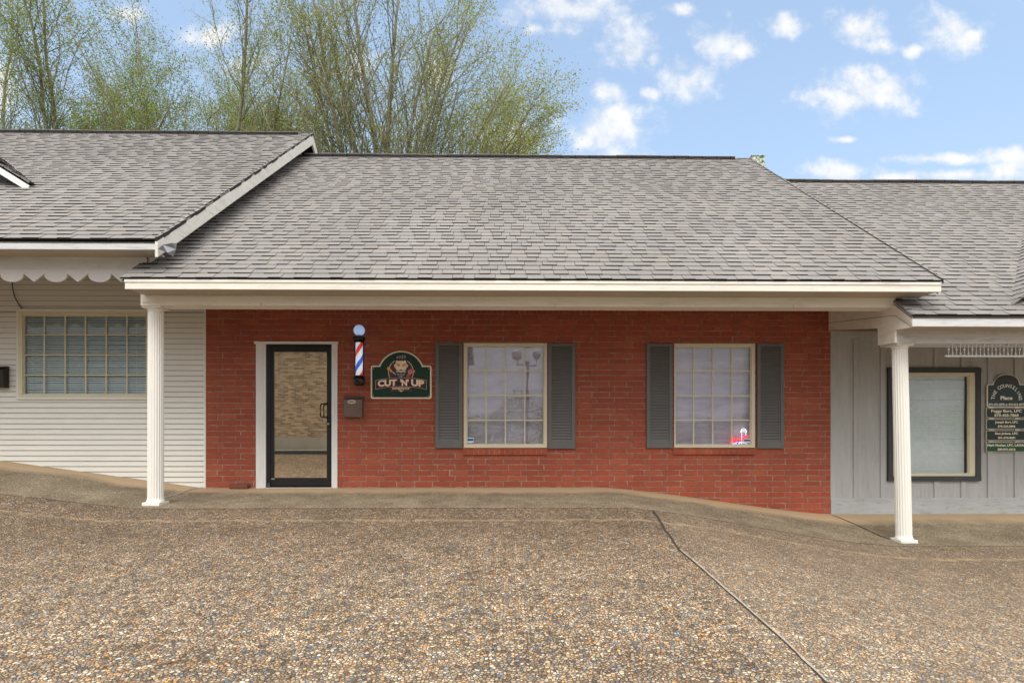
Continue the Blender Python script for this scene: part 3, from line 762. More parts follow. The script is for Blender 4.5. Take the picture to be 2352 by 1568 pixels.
b = MB(); b.box(px0, GX1, BEAMY, BEAMY+.33, zr0, zsR+.25); b.build('porch_beam', M['greytrim'], rb)
b = MB()
zc = EYE+1.583
b.box(WX1, GX1, BEAMY+.331, .0, zc+.0, zc+.03); b.build('porch_ceiling', M['ceil'], rb)
# gable end panel in the plane of the beam end
PX = px0-.004
slR = (zrR-zeR)/(RIDGEY-EAVEY)
pan = [(0.0, EYE+1.585), (-1.14, EYE+1.404), (-1.14, EYE+1.185), (BEAMY-.001, EYE+1.166), (BEAMY-.001, EYE+1.325), (EAVEY+.03, EYE+1.305), (EAVEY+.03, zeR-.03), (-.9, zeR-.03+slR*.92), (0, zeR-.03+slR*.95)]
b = MB(); b.prismx([(y, z) for y, z in pan], PX-.03, PX)
def gl(y0, z0, y1, z1, w=.005):
    b.prismx([(y0, z0), (y1, z1), (y1, z1+w), (y0, z0+w)], PX-.0325, PX-.0305, 1)
gl(0, EYE+1.70, BEAMY+.0, EYE+1.508); gl(BEAMY, EYE+1.508, EAVEY+.06, EYE+1.315)
gl(0, EYE+1.585+.004, -1.13, EYE+1.40+.004, .004)
gl(-1.14, EYE+1.19, -1.14+.0001, EYE+1.4)
b.build('gable_panel', [M['cream'], M['groove']], rb)
b = MB(); b.prismx([(EAVEY+.02, zeR-.10), (EAVEY+.02, zeR-.018), (-.95, zeR-.018+slR*.87), (-.95, zeR-.10+slR*.87)], PX-.045, PX-.0335)
b.build('rake_board', M['cream'], rb)
# board and batten wall
WC = rect(2038.5, 2251.7, 844, 1103.9); GC = rect(2062, 2226, 862, 1088); FCr = rect(2050, 2239.5, 855.5, 1093)
skz0, skz1 = at(2130, 1184, 0).z, at(2130, 1149.6, 0).z
hC = [(FCr[0]+.01, FCr[1]-.01, FCr[2]+.01, FCr[3]-.01)]
b = MB(); wz1 = zc+.04
for q in rects_minus((WX1+.001, 13.5, -.8, wz1), hC): b.box(q[0], q[1], .022, .12, q[2], q[3])
b.build('wall_boards', M['board'], rb)
b = MB(); bt0 = X(1967.1); sp = (X(2337)-X(1967.1))/6
for k in range(0, 18):
    x = bt0+k*sp
    for q in rects_minus((x-.038, x+.038, skz1+.001, zc-.11), [(WC[0], WC[1], WC[2], WC[3])]): b.box(q[0], q[1], .003, .0215, q[2], q[3])
b.box(WX1+.001, WX1+.012, .004, .0215, skz1, zc-.11)
b.box(WX1+.001, 13.5, -.002, .0215, zc-.108, zc-.001)
bevel(b.build('battens', M['board'], rb), .002)
b = MB(); b.box(WX1+.001, 13.5, -.012, .021, -.8, skz1-.002); b.box(WX1+.001, 13.5, -.004, .0212, skz1-.0018, skz1+.045)
bevel(b.build('skirt_board', M['skirt'], rb), .003)
wc = window(rb, FCr, GC, [], [], glass='glass_teal', proud=.005, depth=.034)
b = MB(); tw = .082
b.box(WC[0], WC[1], -.024, .021, FCr[3]+.0005, WC[3]); b.box(WC[0]-.0, WC[1]+.0, -.024, .021, WC[2], FCr[2]-.0005)
b.box(WC[0]+.003, FCr[0]-.0005, -.022, .021, FCr[2], FCr[3]); b.box(FCr[1]+.0005, WC[1]-.003, -.022, .021, FCr[2], FCr[3])
bevel(b.build('casing', M['darktrim'], wc), .003)
gcb = (GC[0], GC[1]-.035, GC[2], GC[3]); blinds(wc, gcb, .08, .043, 'blindw', tilt=1.28, w=.047, cords=[at(p, 900, .06).x for p in (2090, 2135, 2195)])
column(rb, 2066.5, 2076, 787.5, 1243, BEAMY+.13)
# spindle trim: part of the porch
sz0, sz1 = at(2260, 819, BEAMY-.0).z, at(2260, 815, BEAMY).z; sx0 = X(2176, BEAMY); cyS = BEAMY+.03
b = MB(); b.box(sx0-.01, 12.0, cyS-.012, cyS+.012, sz0, sz1); trim = bevel(b.build('spindle_rail', M['greytrim'], rb), .002)
xk = X(2183, BEAMY); k = 0
ztp = zr0
while xk < X(2420, BEAMY):
    mid = (sz1+ztp)/2; s = MB(); r = .0055
    if k % 2 == 0: prof = [(r*1.2, sz1), (r, sz1+.01), (r*.8, mid-.016), (r*1.9, mid-.009), (r*2.3, mid), (r*1.9, mid+.009), (r*.8, mid+.016), (r, ztp-.012), (r*1.2, ztp)]
    else: prof = [(r, sz1), (r*1.8, sz1+.006), (r*2.2, sz1+.016), (r*1.4, sz1+.026), (r*.85, sz1+.034), (r*.85, ztp-.034), (r*1.4, ztp-.026), (r*2.2, ztp-.016), (r*1.8, ztp-.006), (r, ztp)]
    s.lathe(xk, cyS, prof, 10); s.build('spindle', M['greytrim'], trim, smooth=True)
    xk += .0505; k += 1
# cross gable at the far right edge
P0 = Vector((6.13, EAVEY+.02, zeR+.03)); b = MB(); up = Vector((1, 0, .75))
v0 = atx(2325, 700, 6.3); gxl = v0.x; gze = zeR + slR*(v0.y-EAVEY) + .0
b = MB(); shingles(b, Vector((gxl, v0.y+5.0, gze+.012)), (0, -1, 0), (1, 0, .75), 5.0, 4.5, seed=33)
b.quad((gxl+3.6, v0.y, gze+2.7), (gxl+3.6, v0.y+5, gze+2.7), (gxl+7.2, v0.y+5, gze), (gxl+7.2, v0.y, gze), 0)
cg = b.build('cross_gable', SH, rb)
b = MB(); b.prism([(gxl+.05, gze-.06), (gxl+3.6, gze+2.60), (gxl+7.1, gze-.06)], v0.y+.03, v0.y+.06); b.build('gable_wall', M['board'], cg)
# flue behind the shop roof
c0 = at(1727, 356, 4.3); c1 = at(1757, 356, 4.3)
b = MB(); b.box(c0.x, c1.x, 4.3, 4.6, c0.z-1.6, c0.z-.02); b.box(c0.x-.01, c1.x+.01, 4.29, 4.61, c0.z-.0195, c0.z)
bevel(b.build('flue', M['flue'], rb), .006)

# ================================================================== THINGS ON THE WALL
def lay_text(s, parent, px, py, w, h, Y, mat, bold=.0, name='lettering', warp=None, depth=.001, shear=0, wh_world=False, spacing=1.0):
    """lettering fitted to a box of w by h photo pixels centred on px,py in the plane Y"""
    cu = bpy.data.curves.new('t', 'FONT'); cu.body = s; cu.size = 1; cu.offset = bold; cu.shear = shear; cu.space_character = spacing; cu.resolution_u = 3
    to = bpy.data.objects.new('t', cu); C.objects.link(to)
    bpy.context.view_layer.update()
    me = bpy.data.meshes.new_from_object(to.evaluated_get(bpy.context.evaluated_depsgraph_get()))
    vs = np.zeros(len(me.vertices)*3); me.vertices.foreach_get('co', vs); vs = vs.reshape(-1, 3)
    fs = [list(p.vertices) for p in me.polygons]
    bpy.data.objects.remove(to); bpy.data.curves.remove(cu); bpy.data.meshes.remove(me)
    mn, mx = vs.min(0), vs.max(0); c = at(px, py, Y); l = at(px-w/2, py, Y); k = at(px, py+h/2, Y)
    hw = c.x-l.x; hh = c.z-k.z; b = MB(); out = []
    for v in vs:
        u = (v[0]-mn[0])/(mx[0]-mn[0])*2-1; t = (v[1]-mn[1])/(mx[1]-mn[1])*2-1
        if warp: ux, uz = warp(u, t, hw, hh)
        else: ux, uz = u*hw, t*hh
        out.append((c.x+ux, Y, c.z+uz))
    # words apart: cut where the gap between glyph extents is as wide as a space
    fs = sorted(fs, key=lambda f: min(vs[i][0] for i in f)); groups = []; reach = None
    for f in fs:
        lo = min(vs[i][0] for i in f); hi = max(vs[i][0] for i in f)
        if reach is None or (lo-reach > .20 and ' ' in s): groups.append([])
        groups[-1].append(f); reach = hi if reach is None else max(reach, hi)
    for g_ in groups:
        ids = sorted({i for f in g_ for i in f}); mp = {i: k for k, i in enumerate(ids)}
        MB().add([out[i] for i in ids], [[mp[i] for i in f] for f in g_]).build(name, mat, parent)
def arc(Rr):
    def w(u, t, hw, hh):
        a = u*hw/Rr; r = Rr + t*hh
        return r*math.sin(a), r*math.cos(a)-Rr
    return w
def bow(k):
    return lambda u, t, hw, hh: (u*hw, t*hh*(1+.12*u*u) - k*u*u)

def disc_pts(cx, cz, r, n=28, a0=0, a1=2*math.pi): return [(cx+r*math.cos(a0+(a1-a0)*i/n), cz+r*math.sin(a0+(a1-a0)*i/n)) for i in range(n)]
# ---- shop sign, drawn in the sign's own millimetre-like grid (g units)
SY = -.03
def sgn(cx, cy): p = at(796.2+cx*.1367, 735+cy*.1367, SY); return (p.x, p.z)
def outline(d, xc=915, hw=510, top=516, ys=762, yb=1320, rad=34, Rr=396):
    yc = top+Rr; R2 = Rr-d; s = ys+d; pts = []
    xa = math.sqrt(max(0, R2*R2-(yc-s)**2)); a = math.atan2(yc-s, xa)
    for i in range(33): t = a + (math.pi-2*a)*i/32; pts.append((xc+R2*math.cos(t), yc-R2*math.sin(t)))
    r = max(4, rad-d*.6)
    def corner(cx, cy, a0): return [(cx+r*math.cos(a0+i*math.pi/12), cy-r*math.sin(a0+i*math.pi/12)) for i in range(7)]
    pts += corner(xc-hw+d+r, s+r, math.pi/2); pts += corner(xc-hw+d+r, yb-d-r, math.pi); pts += corner(xc+hw-d-r, yb-d-r, 1.5*math.pi); pts += corner(xc+hw-d-r, s+r, 0)
    return pts
sg = thing('shop_sign', (sgn(915, 1320)[0], -.01, sgn(915, 1320)[1]), 'green arched barbershop sign with a bearded man emblem on the red brick', 'sign')
MB().prism([sgn(*p) for p in outline(0)], SY, -.003).build('sign_border', flat('cream_sign_edge', (.85, .73, .56), .4), sg)
MB().prism([sgn(*p) for p in outline(24)], SY-.0015, SY-.0002).build('sign_panel', flat('dark_green_panel', (.008, .045, .034), .14), sg)
EC = {'maroon': flat('emblem_maroon', (.075, .012, .018), .35), 'cream': flat('emblem_cream', (.90, .74, .54), .4), 'skin': flat('emblem_skin', (.92, .68, .45), .4),
      'ink': flat('emblem_ink', (.012, .012, .022), .3), 'silver': flat('emblem_silver', (.66, .63, .61), .4), 'ash': flat('emblem_ash_grey', (.27, .26, .27), .4), 'red': flat('emblem_red', (.62, .05, .045), .35),
      'gold': flat('emblem_gold', (.70, .40, .10), .35), 'navy': flat('emblem_navy', (.02, .025, .09), .35), 'wine': flat('emblem_wine', (.22, .025, .035), .35)}
LAY = [0]
def art(parent, name, polys):
    """polys: list of (colour, [points]) drawn one over the other"""
    b = MB(); mats = []; 
    for col, pts in polys:
        if col not in mats: mats.append(col)
        LAY[0] += 1; y = SY-.0017-LAY[0]*.00007
        b.add([(x, y, z) for x, z in (sgn(*p) for p in pts)], [list(range(len(pts)))][:1], mats.index(col))
    return b.build(name, [EC[c] for c in mats], parent)
def half_ring(r, cut=962, n=40, cx=912, cy=868):
    a = math.asin(max(-1, min(1, (cy-cut)/r)))
    return [(cx+r*math.cos(t), cy-r*math.sin(t)) for t in [a+(math.pi-2*a)*i/n for i in range(n+1)]]
art(sg, 'emblem_roundel', [('cream', half_ring(214)), ('maroon', half_ring(205))])
art(sg, 'emblem_razor', [
    ('gold', [(706+28*math.cos(i*.45), 812+28*math.sin(i*.45)) for i in range(14)]),
    ('gold', [(716, 838), (742, 822), (775, 858), (768, 884), (742, 876)]), ('red', [(748, 868), (772, 856), (790, 890), (782, 900)]),
    ('silver', [(770, 872), (782, 866), (836, 918), (830, 930)]), ('navy', [(760, 925), (830, 930), (850, 960), (745, 962)])])
art(sg, 'emblem_clipper', [
    ('red', [(1082, 806), (1128, 822), (1148, 852), (1118, 880), (1040, 958), (1000, 960), (1026, 900), (1040, 850)]),
    ('gold', [(1120, 838), (1150, 850), (1136, 888), (1122, 872)]), ('silver', [(1064+34*math.cos(i*.45), 868+30*math.sin(i*.45)) for i in range(14)]), ('ink', [(1064+25*math.cos(i*.45), 868+21*math.sin(i*.45)) for i in range(14)]),
    ('silver', [(1052, 872), (1068, 854), (1076, 862), (1060, 882)])])
art(sg, 'emblem_head', [
    ('ink', [(796, 740), (808, 690), (800, 655), (826, 648), (832, 610), (868, 588), (915, 580), (960, 572), (1000, 586), (1012, 622), (1004, 650), (1028, 655), (1020, 690), (1038, 740), (1030, 800), (800, 800)]),
    ('skin', [(796, 742), (812, 746), (820, 800), (804, 790)]), ('skin', [(1018, 746), (1034, 742), (1026, 790), (1010, 800)]),
    ('skin', [(836, 678), (880, 684), (960, 684), (994, 676), (1010, 742), (1006, 800), (990, 850), (940, 880), (880, 880), (838, 850), (820, 800), (816, 742)]),
    ('ash', [(834, 640), (846, 612), (878, 594), (870, 622), (862, 650)]), ('ash', [(882, 640), (886, 606), (910, 592), (906, 624), (900, 654)]), ('ash', [(924, 600), (958, 586), (950, 620), (946, 652), (922, 650)]), ('ash', [(968, 590), (992, 598), (996, 626), (972, 652)]),
    ('ink', [(836, 736), (872, 738), (900, 752), (898, 762), (868, 752), (838, 752)]), ('ink', [(996, 736), (960, 738), (930, 752), (932, 762), (962, 752), (994, 752)]),
    ('ink', [(850, 764), (884, 768), (896, 776), (866, 778)]), ('ink', [(982, 764), (948, 768), (936, 776), (966, 778)]),
    ('wine', [(900, 800), (908, 826), (890, 832), (896, 842), (934, 842), (942, 832), (924, 826), (914, 838)]),
    ('ink', [(806, 790), (826, 832), (870, 846), (915, 838), (960, 846), (1004, 832), (1024, 790), (1018, 870), (1004, 930), (972, 980), (930, 1010), (900, 1010), (858, 975), (826, 930), (812, 870)]),
    ('silver', [(826, 860), (850, 852), (890, 850), (912, 846), (940, 850), (980, 852), (1006, 860), (980, 876), (946, 872), (914, 862), (884, 872), (850, 876)]),
    ('skin', [(890, 872), (915, 866), (942, 872), (930, 880), (902, 880)]),
    ('ash', [(838, 888), (852, 892), (862, 932), (848, 918)]), ('ash', [(864, 892), (880, 896), (884, 958), (870, 936)]), ('ash', [(890, 896), (906, 898), (906, 984), (894, 962)]),
    ('ash', [(918, 898), (934, 896), (932, 966), (918, 984)]), ('ash', [(944, 896), (960, 892), (954, 940), (942, 958)]), ('ash', [(970, 892), (986, 888), (978, 920), (966, 934)])])
def arcband(y0, y1, x0, x1, k0, k1, n=16):
    m = (x0+x1)/2; h = (x1-x0)/2
    t = [(lerp(x0, x1, i/n), y0+k0*((lerp(x0, x1, i/n)-m)/h)**2) for i in range(n+1)]
    u = [(lerp(x1, x0, i/n), y1+k1*((lerp(x1, x0, i/n)-m)/h)**2) for i in range(n+1)]
    return t+u
bl = arcband(966, 1118, 486, 1342, 42, 46); bl2 = arcband(975, 1110, 497, 1331, 42, 44)
art(sg, 'emblem_banner', [('wine', [(738, 1100), (1090, 1100), (1086, 1200), (1040, 1184), (950, 1190), (915, 1206), (880, 1190), (790, 1184), (745, 1200)]),
    ('ink', [(748, 1100), (1080, 1100), (1076, 1186), (1036, 1174), (950, 1180), (915, 1196), (880, 1180), (794, 1174), (756, 1186)]),
    ('cream', bl), ('wine', arcband(969, 1115, 489, 1339, 42, 45.5)), ('ink', bl2),
    ('cream', [(866, 1172), (905, 1176), (915, 1190), (925, 1176), (964, 1172), (935, 1186), (915, 1206), (895, 1186)])])
def px_of(cx, cy): return 796.2+cx*.1367, 735+cy*.1367
for word, xc, w, yc, k in (('CUT', 685, 320, 1058, .010), ("'N'", 972, 142, 1050, 0), ('UP', 1194, 216, 1060, .008)):
    yy = SY-.0017-(LAY[0]+1)*.00007
    tl = {'CUT': 1, 'UP': -1}.get(word, 0)
    wf = (lambda tl: (lambda u, t, hw, hh: (u*hw, t*hh + tl*u*hh*.16)))(tl)
    lay_text(word, sg, *px_of(xc, yc), w*.1367*1.06, 122*.1367, yy, EC['red'], .06, 'word_shadow', wf)
    lay_text(word, sg, *px_of(xc-2, yc-3), w*.1367, 110*.1367, yy-.0003, EC['cream'], .05, 'word', wf)
lay_text('BARBERSHOP', sg, *px_of(915, 1145), 292*.1367, 38*.1367, SY-.0017-(LAY[0]+2)*.00007, EC['cream'], .02, 'word')
for cx, cy in ((450, 815), (1380, 815), (450, 1270), (1380, 1272)):
    q = sgn(cx, cy); MB().prism(disc_pts(q[0], q[1], .007, 10), SY-.005, SY-.001).build('screw', M['steel'], sg)

# ---- barber pole
PY = -.125; pc = at(825, 860, PY)
bp = thing('barber_pole', (pc.x, 0, at(825, 886, PY).z), 'red white and blue barber pole with round globe beside the door', 'barber pole')
def zp(py): return at(825, py, PY).z
def striped():
    t = NT('helical_stripes'); p = t.obj(); x = t.sep(p)
    a = t.math('ARCTAN2', t.math('SUBTRACT', x[1], PY), t.math('SUBTRACT', x[0], pc.x))
    ph = t.math('FRACT', t.math('ADD', t.math('SUBTRACT', t.math('MULTIPLY', t.math('SUBTRACT', x[2], zp(784)), 1/.455), t.math('MULTIPLY', a, 1/(2*math.pi))), .90+20))
    c = t.ramp(ph, [(0, (.80, .84, .88)), (.28, (.02, .13, .62)), (.50, (.80, .84, .88)), (.78, (.70, .03, .03))], 'CONSTANT')
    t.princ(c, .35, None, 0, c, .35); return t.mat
M['stripes'] = striped()
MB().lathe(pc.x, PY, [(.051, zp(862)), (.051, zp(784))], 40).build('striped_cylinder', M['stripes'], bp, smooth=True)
t = NT('clear_tube'); tr = t.n.new('ShaderNodeBsdfTransparent'); tr.inputs[0].default_value = (.93, .95, .98, 1); g = t.n.new('ShaderNodeBsdfGlossy'); g.inputs['Roughness'].default_value = .05
lw = t.n.new('ShaderNodeLayerWeight'); lw.inputs[0].default_value = .35; mx = t.n.new('ShaderNodeMixShader'); t.link(lw.outputs['Fresnel'], mx.inputs[0]); t.link(tr.outputs[0], mx.inputs[1]); t.link(g.outputs[0], mx.inputs[2]); t.link(mx.outputs[0], t.out.inputs[0])
tb = MB(); tb.lathe(pc.x, PY, [(.068, zp(861)), (.068, zp(785))], 40); tb.f = tb.f[:-2]; tb.m = tb.m[:-2]; tb.build('clear_tube', t.mat, bp, smooth=True)
def cap(prof, name): return autosmooth(MB().lathe(pc.x, PY, prof, 40).build(name, M['blackgloss'], bp), 50)
z = zp(786)
cap([(.070, z-.006), (.078, z), (.078, z+.018), (.070, z+.026), (.074, z+.036), (.090, z+.046), (.093, z+.060), (.090, z+.070), (.072, z+.080), (.060, z+.088), (.052, z+.10)], 'top_cap')
z = zp(886)
cap([(.02, z), (.062, z+.008), (.080, z+.026), (.086, z+.055), (.086, z+.085), (.093, z+.090), (.094, z+.104), (.086, z+.112), (.078, z+.120), (.075, z+.140), (.070, z+.150)], 'bottom_cap')
gz = zp(758.5); rg = .081
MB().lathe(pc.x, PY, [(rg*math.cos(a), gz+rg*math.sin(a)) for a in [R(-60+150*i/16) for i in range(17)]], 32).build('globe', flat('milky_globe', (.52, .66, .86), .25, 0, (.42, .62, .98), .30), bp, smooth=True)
b = MB(); b.box(pc.x-.02, pc.x+.02, PY+.05, -.001, zp(870), zp(864)); b.box(pc.x-.02, pc.x+.02, PY+.05, -.001, zp(781), zp(775)); b.box(pc.x-.03, pc.x+.03, -.012, -.003, zp(876), zp(772)); b.build('wall_bracket', M['blackgloss'], bp)

# ---- mailboxes
def mailbox(px0, px1, py0, py1, mat, label, oval=True):
    r = rect(px0, px1, py0, py1, -.11); x0, x1, z0, z1 = r; o = thing('mailbox', ((x0+x1)/2, 0, z0), label, 'mailbox', 'wall mailboxes')
    bevel(MB().prismx([(-.10, z0+.006), (-.112, z1-.055), (-.05, z1-.012), (-.004, z1-.012), (-.004, z0+.006)], x0+.004, x1-.006).build('mailbox_body', M[mat], o), .006)
    bevel(MB().prismx([(-.122, z1-.030), (-.122, z1-.022), (-.05, z1+.002), (-.004, z1+.002), (-.004, z1-.008), (-.052, z1-.008)], x0-.004, x1+.002).build('lid', M[mat], o), .003)
    if oval:
        q = at(807.8, 922.4, -.112); e = MB(); n = 28; m = flat('ivory_enamel', (.68, .63, .48), .3)
        e.prism([(q.x+.060*math.cos(2*math.pi*i/n), q.z+.028*math.sin(2*math.pi*i/n)) for i in range(n)], -.1175, -.105)
        pl = bevel(e.build('oval_plate', m, o), .003)
        e = MB(); e.prism([(q.x+.046*math.cos(2*math.pi*i/n), q.z+.017*math.sin(2*math.pi*i/n)) for i in range(n)], -.1185, -.1176); e.build('name_slot', flat('tarnished_brass', (.30, .26, .17), .4, .4), pl)
    return o
mailbox(788.8, 832, 909, 958.4, 'brown', 'brown mailbox with an ivory oval plate under the barber pole')
mailbox(-33, 8, 840, 890, 'darkbrown', 'dark mailbox cut by the left edge on the white siding', False)

# ---- window stickers and neon
def sticker(px0, px1, py0, py1, Y, label):
    r = rect(px0, px1, py0, py1, Y); x0, x1, z0, z1 = r; h = z1-z0; b = MB()
    b.prism([(x0, z0+h*.12), (x0+(x1-x0)*.3, z0), (x1-(x1-x0)*.3, z0), (x1, z0+h*.12), (x1, z1-h*.08), (x0, z1-h*.08)][::1], Y-.0008, Y)
    b.box(x0+.004, x1-.004, Y-.0012, Y-.0009, z0+h*.36, z1-h*.26, 1)
    o = b.build('security_sticker', [flat('sticker_white', (.72, .78, .82), .4), flat('sticker_blue', (.015, .10, .40), .4)])
    tag(o, label, 'sticker', 'blue security stickers')
sticker(1072.5, 1088, 1003.5, 1017, .0285, 'small blue and white sticker in the bottom left corner of the wavy glass window')
sticker(1708.5, 1724.8, 1005.8, 1017, .0095, 'small blue sticker over the glowing barber sign in the window corner')
ns = thing('neon_sign', (at(1700, 1020, .06).x, .06, at(1700, 1020, .06).z), 'glowing red and blue barber shop window sign in the lower right pane', 'sign')
def em(n, c, s): return flat(n, c, .3, 0, c, s)
NY = .060
def npx(cx, cy): return 2160*.765625+cx*.04394, 1260*.765625+cy*.04394
def NP(cx, cy, y=NY): p = at(*npx(cx, cy), y); return (p.x, p.y, p.z)
wn = em('white_neon', (.85, .95, 1.0), .9)
b = MB(); rr = .0038
b.tube([NP(1075, 640), NP(1085, 590), NP(1125, 480), NP(1170, 440), NP(1230, 425), NP(1290, 440), NP(1335, 480), NP(1385, 580), NP(1395, 640)], rr, 6)
for y in (500, 545, 600): b.tube([NP(1120-(y-500)*.3, y), NP(1345+(y-500)*.3, y)], rr*.9, 6)
b.tube([NP(1130, 620), NP(1130, 1080)], rr, 6); b.tube([NP(1350, 620), NP(1350, 800)], rr, 6)
b.tube([NP(1100, 1170), NP(1380, 1190)], rr, 6); b.tube([NP(1110, 1130), NP(1240, 1130)], rr, 6)
b.tube([NP(1115, 1190), NP(1140, 1260), NP(1165, 1290), NP(1340, 1290), NP(1375, 1210)], rr, 6)
b.build('pole_outline', wn, ns)
b = MB(); b.tube([NP(1150, 760), NP(1330, 660)], .004, 6); b.tube([NP(1150, 900), NP(1330, 780)], .004, 6); b.build('pole_stripes', em('pink_neon', (.75, .25, .5), .6), ns)
tilt = lambda u, t, hw, hh: (u*hw, t*hh*.72+u*hh*.55)
x, y = npx(1015, 960); lay_text('Barber', ns, x, y, 1060*.04394, 420*.04394, NY-.002, em('red_neon', (.90, .05, .06), .8), .04, 'red_word', tilt, shear=.5)
x, y = npx(850, 1210); b = MB(); MB().prism([(NP(560, 1285)[0], NP(560, 1285)[2]), (NP(1120, 1285)[0], NP(1120, 1285)[2]), (NP(1130, 1050)[0], NP(1130, 1050)[2]), (NP(860, 1060)[0], NP(860, 1060)[2]), (NP(560, 1150)[0], NP(560, 1150)[2])], NY+.004, NY+.006).build('blue_glow_panel', em('blue_glow', (.05, .08, .50), .35), ns)
lay_text('SHOP', ns, x, y, 500*.04394, 190*.04394, NY+.001, em('pale_blue_neon', (.65, .78, 1.0), .9), .02, 'blue_word', lambda u, t, hw, hh: (u*hw, t*hh*.8+u*hh*.22))

# ---- counselling signs on the grey wall
TG = flat('dark_green_plate', (.006, .028, .024), .3); TG2 = flat('bright_green_plate', (.008, .075, .035), .3); TC = flat('cream_lettering', (.90, .83, .66), .4); TW = flat('pale_lettering', (.86, .88, .82), .4); TB = flat('black_fan', (.010, .010, .010), .4); TT = flat('teal_lettering', (.10, .19, .21), .4)
BY = -.012
def bpx(cx, cy): return 2205+cx*.1464, 826.8+cy*.1464
def BP(cx, cy): p = at(*bpx(cx, cy), BY); return (p.x, p.z)
def boardoutline(d):
    xc = 730; pts = []; hw = 308-d; Ra = 226-d; ys = 375+d; yb = 740-d; r = 30-d*.5
    yc = 442; a = math.asin((yc-ys)/Ra)
    for i in range(25): t = a+(math.pi-2*a)*i/24; pts.append((xc+Ra*math.cos(t), yc-Ra*math.sin(t)))
    def corner(cx, cy, a0): return [(cx+r*math.cos(a0+i*math.pi/10), cy-r*math.sin(a0+i*math.pi/10)) for i in range(6)]
    pts += corner(xc-hw+r, ys+r, math.pi/2) + corner(xc-hw+r, yb-r, math.pi) + corner(xc+hw-r, yb-r, 1.5*math.pi) + corner(xc+hw-r, ys+r, 0)
    return pts
cs = thing('counseling_sign', (BP(730, 740)[0], 0, BP(730, 740)[1]), 'dark green arched counseling sign with sunburst, topmost board on the grey wall', 'sign')
MB().prism([BP(*p) for p in boardoutline(0)], BY, .001).build('sign_border', flat('pale_sign_edge', (.80, .75, .65), .4), cs)
MB().prism([BP(*p) for p in boardoutline(17)], BY-.0015, BY-.0002).build('sign_panel', TG, cs)
Y2 = BY-.0022
b = MB(); fan = [(730+195*math.cos(math.pi*i/24), 378-148*math.sin(math.pi*i/24)) for i in range(25)]
b.add([(p[0], Y2, p[1]) for p in (BP(*q) for q in fan)], [list(range(25))], 0)
for i in range(1, 20):
    a = math.pi*i/20; w = .022
    q = [BP(730+60*math.cos(a-w), 378-50*math.sin(a-w)), BP(730+60*math.cos(a+w), 378-50*math.sin(a+w)), BP(730+186*math.cos(a+w*.35), 378-140*math.sin(a+w*.35)), BP(730+186*math.cos(a-w*.35), 378-140*math.sin(a-w*.35))]
    b.add([(p[0], Y2-.0004, p[1]) for p in q], [(0, 1, 2, 3)], 1)
b.build('sunburst', [TB, flat('grey_rays', (.16, .16, .15), .5)], cs)
Y3 = BY-.0022
pxA, pyA = bpx(730, 432)
# lettering on an arc: place each letter on the curve
def arc_word(s, parent, cx, cy, Rg, a0, a1, hgt, mat):
    b = MB(); n = len(s)
    for i, ch in enumerate(s):
        if ch == ' ': continue
        cu = bpy.data.curves.new('t', 'FONT'); cu.body = ch; cu.size = 1; cu.offset = .02; cu.align_x = 'CENTER'; cu.resolution_u = 2
        to = bpy.data.objects.new('t', cu); C.objects.link(to); bpy.context.view_layer.update()
        me = bpy.data.meshes.new_from_object(to.evaluated_get(bpy.context.evaluated_depsgraph_get()))
        a = lerp(a0, a1, i/(n-1)); c = math.cos(a); s_ = math.sin(a); vs = []
        for v in me.vertices:
            u = v.co.x*hgt*1.75; w = v.co.y*hgt*1.85
            gx = cx+(Rg+w)*c+u*s_; gy = cy-((Rg+w)*s_-u*c)*1.05
            q = BP(gx, gy); vs.append((q[0], Y3, q[1]))
        b.add(vs, [list(p.vertices) for p in me.polygons])
        bpy.data.objects.remove(to); bpy.data.curves.remove(cu); bpy.data.meshes.remove(me)
    b.build('arched_word', mat, parent)
arc_word('THE', cs, 730, 625, 190, R(172), R(146), 40, TW); arc_word('COUNSELING', cs, 730, 625, 190, R(124), R(6), 40, TW)
lay_text('Place', cs, *bpx(730, 592), 190*.1464, 60*.1464, Y3, TW, .04, 'word')
lay_text('A place to connect with your choices', cs, *bpx(730, 642), 520*.1464, 20*.1464, Y3, TT, .0, 'word', shear=.3)
lay_text('870-403-4878 or 870-403-4879', cs, *bpx(730, 694), 560*.1464, 36*.1464, Y3, TW, .03, 'word')
for (y0, y1, l1, l2, w1_, w2_, mat, lab) in (
    (752, 905, 'Peggy Burt, LPC', '870-403-7868', 480, 380, TG, 'green name board with the largest lettering, second from top of the sign stack'),
    (925, 1080, 'Joseph Burt, LPC', '870-230-0898', 360, 272, TG, 'dark green name board third from top, between two similar boards'),
    (1102, 1258, 'Dan Jarboe, LPC', '501-574-8681', 360, 272, TG, 'dark green name board fourth from top, above the brightest green one'),
    (1285, 1440, 'Mark Mosher, LPC, LADAC', '580-541-6416', 600, 280, TG2, 'brighter green name board at the bottom of the sign stack')):
    p = BP(412, y1); q = BP(1048, y0); o = thing('name_board', ((p[0]+q[0])/2, 0, p[1]), lab, 'sign', 'name boards below the counseling sign')
    MB().box(p[0], q[0], BY, .001, p[1], q[1]).build('board_edge', flat('pale_board_edge', (.62, .54, .40), .4), o)
    MB().box(p[0]+.009, q[0]-.009, BY-.0015, BY-.0002, p[1]+.008, q[1]-.008).build('board_face', mat, o)
    hh = y1-y0; big = w1_ == 480
    lay_text(l1, o, *bpx(730, y0+hh*.33), w1_*.1464, (56 if big else 46)*.1464, Y3, TC, .035, 'word')
    lay_text(l2, o, *bpx(730, y0+hh*.73), w2_*.1464, (42 if big else 36)*.1464, Y3, TC, .035, 'word')
    for cx in (495, 905): a = BP(cx-38, y0-18); c = BP(cx+38, y0+4); MB().box(a[0], c[0], BY+.002, -.001, c[1], a[1]).build('hanger', M['steel'], o)

